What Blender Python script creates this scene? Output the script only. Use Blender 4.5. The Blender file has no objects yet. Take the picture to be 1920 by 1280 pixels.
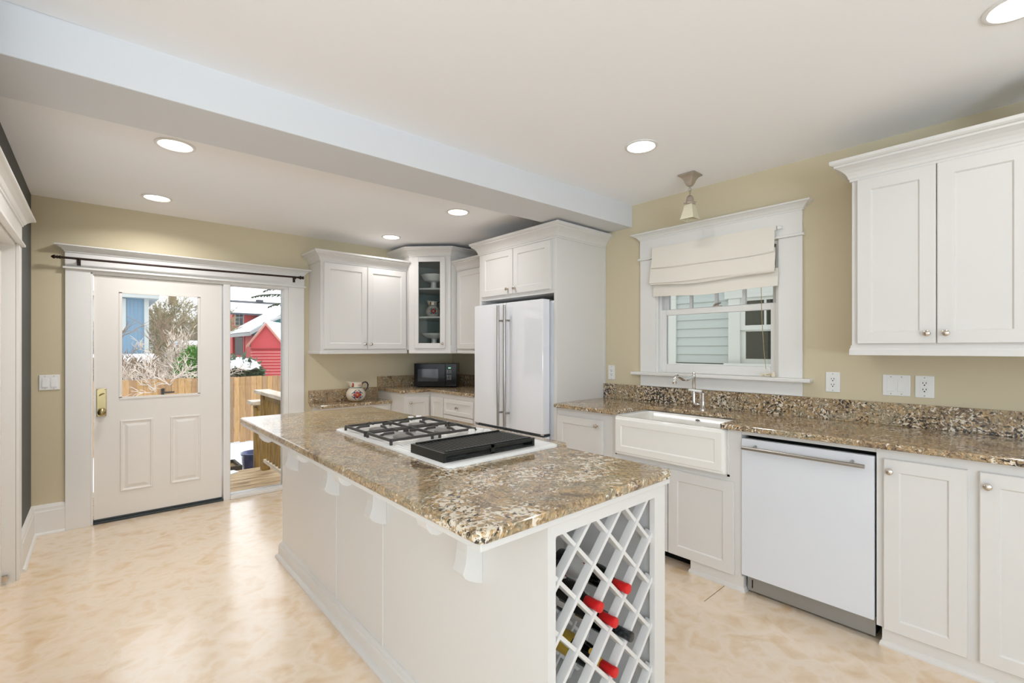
import bpy, bmesh, math, random
from mathutils import Vector, Matrix

scene = bpy.context.scene
COL = scene.collection
PI = math.pi

# ------------------------------------------------------------------ camera
cam_d = bpy.data.cameras.new('camera')
cam = bpy.data.objects.new('camera', cam_d)
COL.objects.link(cam)
cam.location = (0.0, 0.0, 1.36)
cam.rotation_euler = (math.radians(90), 0, math.radians(-41.7215))
cam_d.sensor_width = 36.0
cam_d.lens = 873.609 / 1920 * 36.0
cam_d.shift_y = 13.08 / 1920
cam_d.clip_start = 0.02
cam_d.clip_end = 300
scene.camera = cam

# ------------------------------------------------------------------ world (overcast snow sky)
world = bpy.data.worlds.new('overcast')
scene.world = world
world.use_nodes = True
bg = world.node_tree.nodes['Background']
bg.inputs[0].default_value = (0.93, 0.97, 1.0, 1)
bg.inputs[1].default_value = 2.2

# ------------------------------------------------------------------ exposure
scene.view_settings.view_transform = 'Standard'
scene.view_settings.look = 'None'
scene.view_settings.exposure = 0.07
scene.view_settings.gamma = 1.0
scene.view_settings.use_curve_mapping = False
try:
    scene.cycles.use_denoising = True
    scene.cycles.max_bounces = 10
    scene.cycles.diffuse_bounces = 8
    scene.cycles.sample_clamp_indirect = 6.0
    scene.cycles.caustics_reflective = False
    scene.cycles.caustics_refractive = False
except Exception:
    pass

# key dimensions (metres); camera stands at x=0,y=0
D = 4.832      # door wall
W = 3.305      # window wall
XL = -0.354    # dark left wall
ZR = 2.54      # main ceiling
ZL = 2.473     # ceiling beyond the beam
BZ = 2.359     # beam soffit
C = 0.934      # counter height
CB = 0.904     # counter underside


def area_fill(name, loc, rot, sx, sy, watts, col):
    l = bpy.data.lights.new(name, 'AREA')
    l.shape = 'RECTANGLE'
    l.size = sx
    l.size_y = sy
    l.energy = watts
    l.color = col
    o = bpy.data.objects.new(name, l)
    o.location = loc
    o.rotation_euler = rot
    COL.objects.link(o)
    return o


# added fill lamps in the unseen rear room, tilted up to brighten the ceilings
area_fill('rear_ceiling_fill', (-1.38, -3.12, 1.10), (math.radians(154), 0, 0), 3.3, 1.1, 178, (0.66, 0.83, 1.0))
area_fill('side_ceiling_fill', (-3.12, -0.7, 1.10), (math.radians(150), 0, math.radians(-90)), 3.2, 1.1, 5, (0.66, 0.83, 1.0))


# ------------------------------------------------------------------ materials
def lin(c):
    out = []
    for v in c:
        v = v / 255.0
        out.append(v / 12.92 if v <= 0.04045 else ((v + 0.055) / 1.055) ** 2.4)
    return (out[0], out[1], out[2], 1.0)


def mat(name, rgb, rough=0.5, metal=0.0, spec=0.5, coat=0.0, bump=0.0, bscale=60.0, emit=None, estr=0.0):
    m = bpy.data.materials.new(name)
    m.use_nodes = True
    nt = m.node_tree
    b = nt.nodes['Principled BSDF']
    b.inputs['Base Color'].default_value = lin(rgb)
    b.inputs['Roughness'].default_value = rough
    b.inputs['Metallic'].default_value = metal
    b.inputs['Specular IOR Level'].default_value = spec
    b.inputs['Coat Weight'].default_value = coat
    if emit:
        b.inputs['Emission Color'].default_value = lin(emit)
        b.inputs['Emission Strength'].default_value = estr
    if bump:
        tc = nt.nodes.new('ShaderNodeTexCoord')
        n = nt.nodes.new('ShaderNodeTexNoise')
        n.inputs['Scale'].default_value = bscale
        n.inputs['Detail'].default_value = 4
        bp = nt.nodes.new('ShaderNodeBump')
        bp.inputs['Strength'].default_value = bump
        bp.inputs['Distance'].default_value = 0.01
        nt.links.new(tc.outputs['Object'], n.inputs['Vector'])
        nt.links.new(n.outputs['Fac'], bp.inputs['Height'])
        nt.links.new(bp.outputs['Normal'], b.inputs['Normal'])
    return m


def glass_mat(name, tint=(1, 1, 1), refl=1.0):
    m = bpy.data.materials.new(name)
    m.use_nodes = True
    nt = m.node_tree
    for n in list(nt.nodes):
        nt.nodes.remove(n)
    out = nt.nodes.new('ShaderNodeOutputMaterial')
    tr = nt.nodes.new('ShaderNodeBsdfTransparent')
    tr.inputs[0].default_value = (tint[0], tint[1], tint[2], 1)
    gl = nt.nodes.new('ShaderNodeBsdfGlossy')
    gl.inputs['Roughness'].default_value = 0.0
    fr = nt.nodes.new('ShaderNodeFresnel')
    fr.inputs['IOR'].default_value = 1.45
    mu = nt.nodes.new('ShaderNodeMath')
    mu.operation = 'MULTIPLY'
    mu.inputs[1].default_value = refl
    mx = nt.nodes.new('ShaderNodeMixShader')
    nt.links.new(fr.outputs[0], mu.inputs[0])
    nt.links.new(mu.outputs[0], mx.inputs[0])
    nt.links.new(tr.outputs[0], mx.inputs[1])
    nt.links.new(gl.outputs[0], mx.inputs[2])
    nt.links.new(mx.outputs[0], out.inputs[0])
    return m


def mottle(name, stops, scale, detail=6, rough=0.5, dist=0.5, stretch=(1, 1, 1), spec=0.5, coat=0.0, bump=0.0):
    """noise driven colour ramp; stops = [(pos,(r,g,b)),...]"""
    m = bpy.data.materials.new(name)
    m.use_nodes = True
    nt = m.node_tree
    b = nt.nodes['Principled BSDF']
    b.inputs['Roughness'].default_value = rough
    b.inputs['Specular IOR Level'].default_value = spec
    b.inputs['Coat Weight'].default_value = coat
    b.inputs['Coat Roughness'].default_value = rough * 0.7
    tc = nt.nodes.new('ShaderNodeTexCoord')
    mp = nt.nodes.new('ShaderNodeMapping')
    mp.inputs['Scale'].default_value = stretch
    n = nt.nodes.new('ShaderNodeTexNoise')
    n.inputs['Scale'].default_value = scale
    n.inputs['Detail'].default_value = detail
    n.inputs['Distortion'].default_value = dist
    r = nt.nodes.new('ShaderNodeValToRGB')
    els = r.color_ramp.elements
    while len(els) < len(stops):
        els.new(0.5)
    for e, (p, c) in zip(els, stops):
        e.position = p
        e.color = lin(c)
    nt.links.new(tc.outputs['Object'], mp.inputs['Vector'])
    nt.links.new(mp.outputs[0], n.inputs['Vector'])
    nt.links.new(n.outputs['Fac'], r.inputs['Fac'])
    nt.links.new(r.outputs['Color'], b.inputs['Base Color'])
    if bump:
        bp = nt.nodes.new('ShaderNodeBump')
        bp.inputs['Strength'].default_value = bump
        bp.inputs['Distance'].default_value = 0.01
        nt.links.new(n.outputs['Fac'], bp.inputs['Height'])
        nt.links.new(bp.outputs['Normal'], b.inputs['Normal'])
    return m


def granite(name, flake_lo, flake_hi, dark_amt, grad=None, off=(0, 0, 0)):
    """brown/gold granite with clustered cream crystals and black specks.
    grad = (y0,y1): the crystal clusters of this slab grow from y0 towards y1"""
    m = bpy.data.materials.new(name)
    m.use_nodes = True
    nt = m.node_tree
    N = nt.nodes.new
    L = nt.links.new
    b = nt.nodes['Principled BSDF']
    b.inputs['Roughness'].default_value = 0.09
    b.inputs['Specular IOR Level'].default_value = 0.55
    tc = N('ShaderNodeTexCoord')
    mp = N('ShaderNodeMapping')
    mp.inputs['Location'].default_value = off
    L(tc.outputs['Object'], mp.inputs['Vector'])
    wn = N('ShaderNodeTexNoise')
    wn.inputs['Scale'].default_value = 7
    wn.inputs['Detail'].default_value = 3
    L(mp.outputs[0], wn.inputs['Vector'])
    wv = N('ShaderNodeVectorMath')
    wv.operation = 'MULTIPLY_ADD'
    wv.inputs[1].default_value = (0.09, 0.09, 0.09)
    L(wn.outputs['Color'], wv.inputs[0])
    L(mp.outputs[0], wv.inputs[2])
    P = wv.outputs[0]
    # body colour
    n1 = N('ShaderNodeTexNoise')
    n1.inputs['Scale'].default_value = 5.5
    n1.inputs['Detail'].default_value = 9
    n1.inputs['Roughness'].default_value = 0.74
    n1.inputs['Distortion'].default_value = 0.9
    L(P, n1.inputs['Vector'])
    r1 = N('ShaderNodeValToRGB')
    st = [(0.28, (76, 64, 54)), (0.38, (118, 98, 78)), (0.45, (148, 128, 102)), (0.50, (172, 146, 110)), (0.55, (140, 130, 110)), (0.61, (178, 160, 130)), (0.68, (150, 124, 96)), (0.78, (112, 92, 74))]
    while len(r1.color_ramp.elements) < len(st):
        r1.color_ramp.elements.new(0.5)
    for e, (p, c) in zip(r1.color_ramp.elements, st):
        e.position = p
        e.color = lin(c)
    L(n1.outputs['Fac'], r1.inputs['Fac'])
    # fine grain
    v0 = N('ShaderNodeTexVoronoi')
    v0.inputs['Scale'].default_value = 150
    L(P, v0.inputs['Vector'])
    hs = N('ShaderNodeMixRGB')
    hs.blend_type = 'OVERLAY'
    hs.inputs[0].default_value = 0.55
    bw = N('ShaderNodeRGBToBW')
    L(v0.outputs['Color'], bw.inputs[0])
    L(r1.outputs['Color'], hs.inputs[1])
    L(bw.outputs[0], hs.inputs[2])
    # cluster mask
    n2 = N('ShaderNodeTexNoise')
    n2.inputs['Scale'].default_value = 4.2
    n2.inputs['Detail'].default_value = 4
    n2.inputs['Distortion'].default_value = 0.6
    L(P, n2.inputs['Vector'])
    mr = N('ShaderNodeMapRange')
    mr.inputs['From Min'].default_value = 0.40
    mr.inputs['From Max'].default_value = 0.62
    mr.inputs['To Min'].default_value = flake_lo
    mr.inputs['To Max'].default_value = flake_hi
    L(n2.outputs['Fac'], mr.inputs['Value'])
    amount = mr.outputs[0]
    if grad:
        sp = N('ShaderNodeSeparateXYZ')
        L(tc.outputs['Object'], sp.inputs[0])
        g = N('ShaderNodeMapRange')
        g.interpolation_type = 'SMOOTHSTEP'
        g.inputs['From Min'].default_value = grad[0]
        g.inputs['From Max'].default_value = grad[1]
        L(sp.outputs['Y'], g.inputs['Value'])
        mm = N('ShaderNodeMath')
        mm.operation = 'MULTIPLY'
        L(g.outputs[0], mm.inputs[0])
        L(amount, mm.inputs[1])
        amount = mm.outputs[0]

    def speck(scale, amt_socket, k, colr, prev, seed, soft=0.05):
        """organic grains: fine noise above a threshold that drops where AMT is high"""
        mv = N('ShaderNodeVectorMath')
        mv.operation = 'ADD'
        mv.inputs[1].default_value = (seed, seed * 1.7, seed * 0.3)
        L(P, mv.inputs[0])
        v = N('ShaderNodeTexNoise')
        v.inputs['Scale'].default_value = scale
        v.inputs['Detail'].default_value = 2.5
        v.inputs['Roughness'].default_value = 0.6
        v.inputs['Distortion'].default_value = 0.4
        L(mv.outputs[0], v.inputs['Vector'])
        th = N('ShaderNodeMath')
        th.operation = 'MULTIPLY_ADD'
        th.inputs[1].default_value = k
        th.inputs[2].default_value = -0.72
        L(amt_socket, th.inputs[0])
        ad = N('ShaderNodeMath')
        ad.operation = 'ADD'
        L(v.outputs['Fac'], ad.inputs[0])
        L(th.outputs[0], ad.inputs[1])
        st_ = N('ShaderNodeMapRange')
        st_.inputs['From Min'].default_value = 0.0
        st_.inputs['From Max'].default_value = soft
        L(ad.outputs[0], st_.inputs['Value'])
        mx = N('ShaderNodeMixRGB')
        L(st_.outputs[0], mx.inputs[0])
        L(prev, mx.inputs[1])
        mx.inputs[2].default_value = lin(colr)
        return mx.outputs[0]

    c = speck(46, amount, 0.22, (198, 164, 116), hs.outputs[0], 9.1)
    c = speck(60, amount, 0.27, (226, 216, 199), c, 1.3)
    c = speck(75, amount, 0.20 * dark_amt / 0.5, (60, 54, 49), c, 4.7)
    L(c, b.inputs['Base Color'])
    return m


M = {}
M['cab'] = mat('white_cabinet_paint', (217, 215, 212), 0.35, spec=0.4)
M['trim'] = mat('white_trim_paint', (226, 225, 222), 0.35, spec=0.4)
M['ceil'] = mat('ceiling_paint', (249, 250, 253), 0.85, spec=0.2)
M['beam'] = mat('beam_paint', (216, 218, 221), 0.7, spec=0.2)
M['khaki'] = mat('khaki_wall_paint', (207, 196, 168), 0.75, spec=0.25, bump=0.05, bscale=220)
M['cream'] = mat('cream_wall_paint', (226, 222, 214), 0.8)
M['charcoal'] = mat('charcoal_wall_paint', (84, 86, 84), 0.7, spec=0.3)
M['door'] = mat('door_paint', (226, 222, 216), 0.4, spec=0.4)
M['appl'] = mat('white_appliance', (232, 234, 239), 0.05, spec=0.6, coat=0.6)
M['dish'] = mat('dishwasher_white', (218, 221, 227), 0.3, spec=0.45)
M['enamel'] = mat('white_enamel', (236, 236, 234), 0.12, spec=0.5, coat=0.4)
M['ceramic'] = mat('white_fireclay', (236, 234, 229), 0.1, spec=0.5, coat=0.4)
M['porc'] = mat('cream_pottery', (226, 216, 200), 0.15, coat=0.4)
M['steel'] = mat('brushed_steel', (170, 166, 160), 0.28, 1.0)
M['nickel'] = mat('polished_nickel', (205, 196, 184), 0.12, 1.0)
M['chrome'] = mat('chrome', (225, 222, 220), 0.06, 1.0)
M['satin'] = mat('satin_nickel', (190, 180, 168), 0.42, 0.85)
M['brass'] = mat('aged_brass', (164, 148, 108), 0.25, 1.0)
M['bronze'] = mat('oil_rubbed_bronze', (52, 38, 34), 0.4, 0.6)
M['iron'] = mat('cast_iron_grey', (70, 68, 66), 0.45, 0.2)
M['burner'] = mat('burner_cap', (122, 118, 114), 0.5)
M['black'] = mat('black_plastic', (8, 8, 9), 0.12, spec=0.3)
M['grill'] = mat('black_griddle', (26, 29, 27), 0.38, spec=0.5)
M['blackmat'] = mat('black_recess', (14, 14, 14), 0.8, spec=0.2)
M['screen'] = mat('microwave_window', (52, 54, 60), 0.06, spec=0.6)
M['green_led'] = mat('green_display', (150, 210, 170), 0.3, emit=(150, 230, 180), estr=0.8)
M['mark'] = mat('pale_print', (176, 178, 180), 0.5)
M['rubber'] = mat('dark_rubber', (52, 60, 62), 0.5)
M['plate'] = mat('white_plastic_plate', (231, 231, 229), 0.3)
M['slot'] = mat('socket_slot', (40, 38, 36), 0.6)
M['fabric'] = mat('linen_shade', (231, 226, 216), 0.9, spec=0.1, bump=0.25, bscale=400)
M['cordm'] = mat('natural_cord', (160, 145, 110), 0.8)
M['cream_cord'] = mat('cream_cord', (226, 214, 192), 0.8)
M['frost'] = mat('frosted_glass_shade', (214, 208, 184), 0.35)
M['grey_in'] = mat('cabinet_interior_grey', (176, 186, 179), 0.6)
M['toe'] = mat('grey_metal_kick', (158, 158, 156), 0.35, 0.6)
M['red_cap'] = mat('red_foil', (205, 28, 30), 0.35, 0.0, spec=0.5)
M['wax'] = mottle('black_wax', [(0.45, (34, 35, 36)), (0.6, (70, 72, 74))], 90, rough=0.35)
M['bottle'] = mat('dark_bottle_glass', (9, 11, 9), 0.05, spec=0.6)
M['paper'] = mat('label_paper', (226, 222, 216), 0.6)
M['redink'] = mat('red_ink', (170, 30, 34), 0.6)
M['gold'] = mat('gold_label', (205, 168, 62), 0.4)
M['blueglaze'] = mat('blue_pottery_pattern', (70, 92, 116), 0.25)
M['redglaze'] = mat('red_pottery_pattern', (156, 44, 44), 0.25)
M['greenglaze'] = mat('green_pottery_pattern', (70, 112, 96), 0.25)
M['goldglaze'] = mat('gold_pottery_pattern', (196, 150, 70), 0.25)
M['navyglaze'] = mat('navy_pottery_pattern', (28, 30, 48), 0.2)
M['ochre'] = mat('ochre_foot', (150, 112, 40), 0.4)
M['lens'] = mat('lamp_lens', (255, 244, 228), 0.5, emit=(255, 240, 218), estr=9.0)
M['glass'] = glass_mat('window_glass', refl=1.0)
M['cabglass'] = glass_mat('cabinet_glass', tint=(0.93, 0.95, 0.94), refl=1.0)
M['floor'] = mottle('linoleum', [(0.25, (211, 182, 148)), (0.42, (224, 204, 178)), (0.52, (227, 210, 190)), (0.60, (222, 199, 170)), (0.78, (208, 177, 140))], 8.0, 10, 0.24, 0.35, spec=0.8, coat=0.5)
M['seam'] = mat('floor_seam', (120, 92, 64), 0.7)
M['gran_i'] = granite('granite_island', 0.10, 1.0, 0.42, grad=(0.75, -1.25), off=(2.0, 7.3, 0))
M['gran_c'] = granite('granite_counter', 0.30, 0.75, 0.6, off=(5.1, 1.2, 0))
M['gran_b'] = granite('granite_backsplash', 0.40, 0.95, 0.7, off=(0.4, 3.7, 1.1))
M['gran_d'] = granite('granite_corner', 0.2, 0.6, 0.6, off=(3.3, 0.2, 4.4))
# exterior
M['snow'] = mat('snow', (244, 247, 252), 0.9, spec=0.15, bump=0.4, bscale=6)
M['deckw'] = mottle('weathered_deck', [(0.35, (140, 110, 78)), (0.5, (186, 158, 118)), (0.65, (204, 180, 144))], 5, 6, 0.7, stretch=(0.6, 6, 6))
M['post'] = mottle('treated_timber', [(0.35, (108, 80, 28)), (0.6, (158, 126, 58))], 6, 5, 0.75, stretch=(5, 5, 0.5))
M['capw'] = mottle('pale_cap_board', [(0.35, (196, 180, 162)), (0.6, (224, 212, 198))], 6, 5, 0.75, stretch=(5, 0.6, 5))
M['brick'] = mat('brick_red', (119, 73, 67), 0.85)
M['shred'] = mat('red_shed_paint', (198, 78, 82), 0.7)
M['bargew'] = mat('faded_pink_board', (196, 138, 124), 0.7)
M['shedge'] = mat('faded_red_edges', (222, 150, 144), 0.8)
M['shedge2'] = mat('dark_red_board', (150, 52, 56), 0.8)
M['hsred'] = mat('red_house_paint', (176, 70, 68), 0.7)
M['teal'] = mat('teal_house_paint', (52, 108, 110), 0.7)
M['fascia'] = mat('grey_white_fascia', (163, 165, 165), 0.6)
M['shingle'] = mottle('dark_shingles', [(0.4, (67, 70, 76)), (0.6, (89, 92, 97))], 20, 4, 0.9)
M['bluesid'] = mat('blue_board_siding', (116, 146, 168), 0.7)
M['clap'] = mat('grey_green_clapboard', (158, 168, 168), 0.65)
M['extwhite'] = mat('exterior_white_trim', (179, 184, 182), 0.55)
M['winlook'] = mat('dark_window_pane', (28, 36, 32), 0.08, spec=0.6)
M['potblue'] = mottle('blue_glazed_pot', [(0.4, (35, 65, 119)), (0.6, (67, 76, 133))], 8, 4, 0.15, coat=0.5)
M['darkwood'] = mat('dark_planter_wood', (55, 51, 43), 0.8)
M['soil'] = mat('tan_soil', (140, 116, 73), 0.95)
M['twig'] = mat('brown_bark', (132, 112, 92), 0.9)
M['twig_olive'] = mat('olive_bark', (150, 140, 108), 0.9)
M['twig_snow'] = mat('pale_frosted_bark', (200, 188, 176), 0.9)
M['brush'] = mottle('brown_brush', [(0.4, (112, 98, 84)), (0.6, (166, 150, 134))], 3, 4, 0.9)
M['leaf_g'] = mat('bright_green_leaf', (84, 138, 52), 0.5)
M['leaf_r'] = mat('dark_green_leaf', (73, 94, 70), 0.4)
M['needle'] = mat('conifer_needles', (52, 62, 44), 0.8)


def fence_mat():
    m = bpy.data.materials.new('cedar_fence_boards')
    m.use_nodes = True
    nt = m.node_tree
    b = nt.nodes['Principled BSDF']
    b.inputs['Roughness'].default_value = 0.8
    b.inputs['Specular IOR Level'].default_value = 0.2
    g = nt.nodes.new('ShaderNodeNewGeometry')
    r = nt.nodes.new('ShaderNodeValToRGB')
    st = [(0.0, (147, 116, 86)), (0.3, (168, 134, 92)), (0.6, (183, 147, 97)), (0.85, (174, 138, 99)), (1.0, (132, 108, 85))]
    while len(r.color_ramp.elements) < len(st):
        r.color_ramp.elements.new(0.5)
    for e, (p, c) in zip(r.color_ramp.elements, st):
        e.position = p
        e.color = lin(c)
    nt.links.new(g.outputs['Random Per Island'], r.inputs['Fac'])
    tc = nt.nodes.new('ShaderNodeTexCoord')
    mp = nt.nodes.new('ShaderNodeMapping')
    mp.inputs['Scale'].default_value = (9, 9, 1.2)
    n = nt.nodes.new('ShaderNodeTexNoise')
    n.inputs['Scale'].default_value = 2.5
    n.inputs['Detail'].default_value = 5
    n.inputs['Distortion'].default_value = 1.5
    nt.links.new(tc.outputs['Object'], mp.inputs['Vector'])
    nt.links.new(mp.outputs[0], n.inputs['Vector'])
    mx = nt.nodes.new('ShaderNodeMixRGB')
    mx.blend_type = 'OVERLAY'
    mx.inputs[0].default_value = 0.45
    nt.links.new(r.outputs['Color'], mx.inputs[1])
    nt.links.new(n.outputs['Fac'], mx.inputs[2])
    nt.links.new(mx.outputs[0], b.inputs['Base Color'])
    return m


M['fence'] = fence_mat()


# ------------------------------------------------------------------ mesh building
class MB:
    def __init__(self):
        self.v = []
        self.f = []

    def quad_strip(self, ra, rb):
        """faces between two vertex-index rings of equal length (closed)"""
        n = len(ra)
        for i in range(n):
            j = (i + 1) % n
            self.f.append((ra[i], ra[j], rb[j], rb[i]))

    def ring(self, pts):
        s = len(self.v)
        self.v.extend(tuple(p) for p in pts)
        return list(range(s, s + len(pts)))

    def loft(self, rings, cap0=True, cap1=True):
        ids = [self.ring(r) for r in rings]
        for a, b in zip(ids, ids[1:]):
            self.quad_strip(a, b)
        if cap0:
            self.f.append(tuple(reversed(ids[0])))
        if cap1:
            self.f.append(tuple(ids[-1]))
        return self

    def box(self, x0, x1, y0, y1, z0, z1):
        lo = [(x0, y0, z0), (x1, y0, z0), (x1, y1, z0), (x0, y1, z0)]
        hi = [(x0, y0, z1), (x1, y0, z1), (x1, y1, z1), (x0, y1, z1)]
        return self.loft([lo, hi])

    def prism(self, poly, z0, z1):
        return self.loft([[(x, y, z0) for x, y in poly], [(x, y, z1) for x, y in poly]])

    def prism_y(self, poly, y0, y1):      # poly in (x,z)
        return self.loft([[(x, y0, z) for x, z in poly], [(x, y1, z) for x, z in poly]])

    def prism_x(self, poly, x0, x1):      # poly in (y,z)
        return self.loft([[(x0, y, z) for y, z in poly], [(x1, y, z) for y, z in poly]])

    def tube(self, pts, r, seg=10):
        pts = [Vector(p) for p in pts]
        rs = r if isinstance(r, (list, tuple)) else [r] * len(pts)
        rings = []
        up = None
        for i, p in enumerate(pts):
            a = pts[max(i - 1, 0)]
            c = pts[min(i + 1, len(pts) - 1)]
            t = (c - a).normalized()
            if up is None:
                up = Vector((0, 0, 1)) if abs(t.z) < 0.9 else Vector((1, 0, 0))
            s = t.cross(up)
            if s.length < 1e-6:
                s = t.orthogonal()
            s.normalize()
            u = s.cross(t).normalized()
            up = u
            rings.append([p + (s * math.cos(2 * PI * k / seg) + u * math.sin(2 * PI * k / seg)) * rs[i] for k in range(seg)])
        return self.loft(rings)

    def lathe(self, prof, c=(0, 0, 0), seg=28, m=None):
        """profile [(r,z)], about local Z through c; m maps local -> world"""
        rings = []
        for r, z in prof:
            r = max(r, 1e-4)
            ring = [Vector((r * math.cos(2 * PI * k / seg), r * math.sin(2 * PI * k / seg), z)) for k in range(seg)]
            if m:
                ring = [m @ p for p in ring]
            rings.append([(p.x + c[0], p.y + c[1], p.z + c[2]) for p in ring])
        return self.loft(rings)

    def sweep(self, prof, path, closed_path=False):
        """profile [(d,z)] carried along an XY polyline; d is measured to the right of travel, mitred"""
        n = len(path)
        rings = []
        for i in range(n):
            p = Vector(path[i])
            d0 = (p - Vector(path[i - 1])).normalized() if i > 0 else None
            d1 = (Vector(path[i + 1]) - p).normalized() if i < n - 1 else None
            if d0 is None:
                d0 = d1
            if d1 is None:
                d1 = d0
            n0 = Vector((d0.y, -d0.x))
            n1 = Vector((d1.y, -d1.x))
            b = n0 + n1
            b = b / max(b.dot(n0), 1e-6)
            rings.append([(p.x + b.x * d, p.y + b.y * d, z) for d, z in prof])
        return self.loft(rings)

    def disc_on(self, fn, pts):
        """fan through mapped 2D points (first = centre)"""
        ids = self.ring([fn(*p) for p in pts])
        for k in range(1, len(ids)):
            a = ids[k]
            b = ids[k + 1] if k + 1 < len(ids) else ids[1]
            self.f.append((ids[0], a, b))
        return self

    def sphere(self, c, r, seg=14, rings=8, sq=(1, 1, 1)):
        prof = [(math.sin(PI * k / rings), -math.cos(PI * k / rings)) for k in range(rings + 1)]
        out = []
        for rr, z in prof:
            rr = max(rr, 0.002)
            out.append([(c[0] + r * sq[0] * rr * math.cos(2 * PI * k / seg), c[1] + r * sq[1] * rr * math.sin(2 * PI * k / seg), c[2] + r * sq[2] * z) for k in range(seg)])
        return self.loft(out)

    def build(self, name, material, parent=None, bevel=0.0, smooth=False, recalc=True, seg=2, origin=None):
        off = Vector((0, 0, 0))
        if parent is not None:
            off = ORG[parent.name]
        elif origin is not None:
            off = Vector(origin)
        else:
            xs = [p[0] for p in self.v]
            ys = [p[1] for p in self.v]
            zs = [p[2] for p in self.v]
            off = Vector(((min(xs) + max(xs)) / 2, (min(ys) + max(ys)) / 2, min(zs)))
        me = bpy.data.meshes.new(name)
        me.from_pydata([(p[0] - off.x, p[1] - off.y, p[2] - off.z) for p in self.v], [], self.f)
        if recalc:
            bm = bmesh.new()
            bm.from_mesh(me)
            bmesh.ops.recalc_face_normals(bm, faces=bm.faces)
            bm.to_mesh(me)
            bm.free()
        me.materials.append(material)
        o = bpy.data.objects.new(name, me)
        COL.objects.link(o)
        if parent is not None:
            o.parent = parent
            ORG[o.name] = ORG[parent.name]
        else:
            o.location = off
            ORG[o.name] = off.copy()
        if smooth:
            me.polygons.foreach_set('use_smooth', [True] * len(me.polygons))
            me.set_sharp_from_angle(angle=math.radians(38))
        if bevel:
            bv = o.modifiers.new('edge', 'BEVEL')
            bv.width = bevel
            bv.segments = seg
            bv.limit_method = 'ANGLE'
            bv.angle_limit = math.radians(40)
        return o


ORG = {}


def B(*a):
    return MB().box(*a)


def tag(o, label, cat, group=None, kind=None):
    o['label'] = label
    o['category'] = cat
    if group:
        o['group'] = group
    if kind:
        o['kind'] = kind
    return o


def thing(name, label, cat, loc=(0, 0, 0), group=None, kind=None):
    o = bpy.data.objects.new(name, None)
    o.empty_display_size = 0.05
    COL.objects.link(o)
    o.location = loc
    ORG[o.name] = Vector(loc)
    return tag(o, label, cat, group, kind)


def copy_tree(o, parent=None):
    c = o.copy()
    COL.objects.link(c)
    if parent is not None:
        c.parent = parent
    for ch in list(o.children):
        copy_tree(ch, c)
    return c


class Fr:
    """a face to build on: pos = o + u*U + d*N (+z)"""
    def __init__(self, o, U, N):
        self.o = Vector(o)
        self.U = Vector(U)
        self.N = Vector(N)

    def p(self, u, d, z):
        q = self.o + self.U * u + self.N * d
        return (q.x, q.y, q.z + z)

    def m(self):
        """matrix turning local z into the outward normal"""
        z = self.N
        x = self.U
        y = z.cross(x)
        return Matrix((x, y, z)).transposed()

    def box(self, mb, u0, u1, d0, d1, z0, z1):
        P = self.p
        mb.loft([[P(u0, d0, z0), P(u1, d0, z0), P(u1, d1, z0), P(u0, d1, z0)], [P(u0, d0, z1), P(u1, d0, z1), P(u1, d1, z1), P(u0, d1, z1)]])
        return mb


def shaker(fr, u0, u1, z0, z1, t=0.019, st=0.055, rec=0.008, sl=0.006, ch=0.003):
    mb = MB()

    def rg(i, d):
        return [fr.p(u0 + i, d, z0 + i), fr.p(u1 - i, d, z0 + i), fr.p(u1 - i, d, z1 - i), fr.p(u0 + i, d, z1 - i)]
    mb.loft([rg(0, 0), rg(0, t - ch), rg(ch, t), rg(st, t), rg(st + sl, t - rec), rg(st + sl + 0.002, t - rec)])
    return mb


def knob_mb(fr, u, z, d0=0.019, r=0.0145):
    k = r / 0.0145
    prof = [(0.009 * k, 0), (0.009 * k, 0.002), (0.005 * k, 0.004), (0.0045 * k, 0.012 * k), (0.011 * k, 0.016 * k), (r, 0.020 * k), (0.013 * k, 0.026 * k), (0.007 * k, 0.030 * k), (0.0005, 0.0305 * k)]
    return MB().lathe(prof, fr.p(u, d0, z), 20, fr.m())


def door_part(root, fr, u0, u1, z0, z1, knob=None, name='door', st=0.055):
    d = shaker(fr, u0, u1, z0, z1, st=min(st, (z1 - z0) * 0.3)).build(name, M['cab'], root)
    if knob:
        knob_mb(fr, knob[0], knob[1]).build('knob', M['nickel'], d, smooth=True)
    return d


def crown_prof(z0, h, p):
    pts = [(0, 0), (.10, 0), (.10, .10), (.16, .14), (.20, .26), (.30, .40), (.48, .54), (.68, .64), (.80, .68), (.80, .76), (.92, .80), (1.0, .86), (1.0, 1.0), (0, 1.0)]
    return [(d * p, z0 + z * h) for d, z in pts]


def crown_part(root, path, z0, h, p, name='crown_moulding'):
    return MB().sweep(crown_prof(z0, h, p), path).build(name, M['cab'], root)


def rail_part(root, path, z0, z1, p=0.012, name='light_rail'):
    h = z1 - z0
    pr = [(-0.015, z0), (p, z0), (p, z0 + h * .55), (p * .5, z0 + h * .75), (p * .5, z1), (-0.015, z1)]
    return MB().sweep(pr, path).build(name, M['cab'], root)


def rrect(x0, x1, y0, y1, r, n=5):
    out = []
    for cx, cy, a0 in ((x1 - r, y0 + r, -90), (x1 - r, y1 - r, 0), (x0 + r, y1 - r, 90), (x0 + r, y0 + r, 180)):
        for k in range(n + 1):
            a = math.radians(a0 + 90 * k / n)
            out.append((cx + r * math.cos(a), cy + r * math.sin(a)))
    return out


RW = Fr((W, 0, 0), (0, 1, 0), (-1, 0, 0))     # on the window wall, u = y
BW = Fr((0, D, 0), (1, 0, 0), (0, -1, 0))     # on the door wall, u = x

# =================================================================== room shell
def struct(o, label, cat):
    return tag(o, label, cat, kind='structure')


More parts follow.
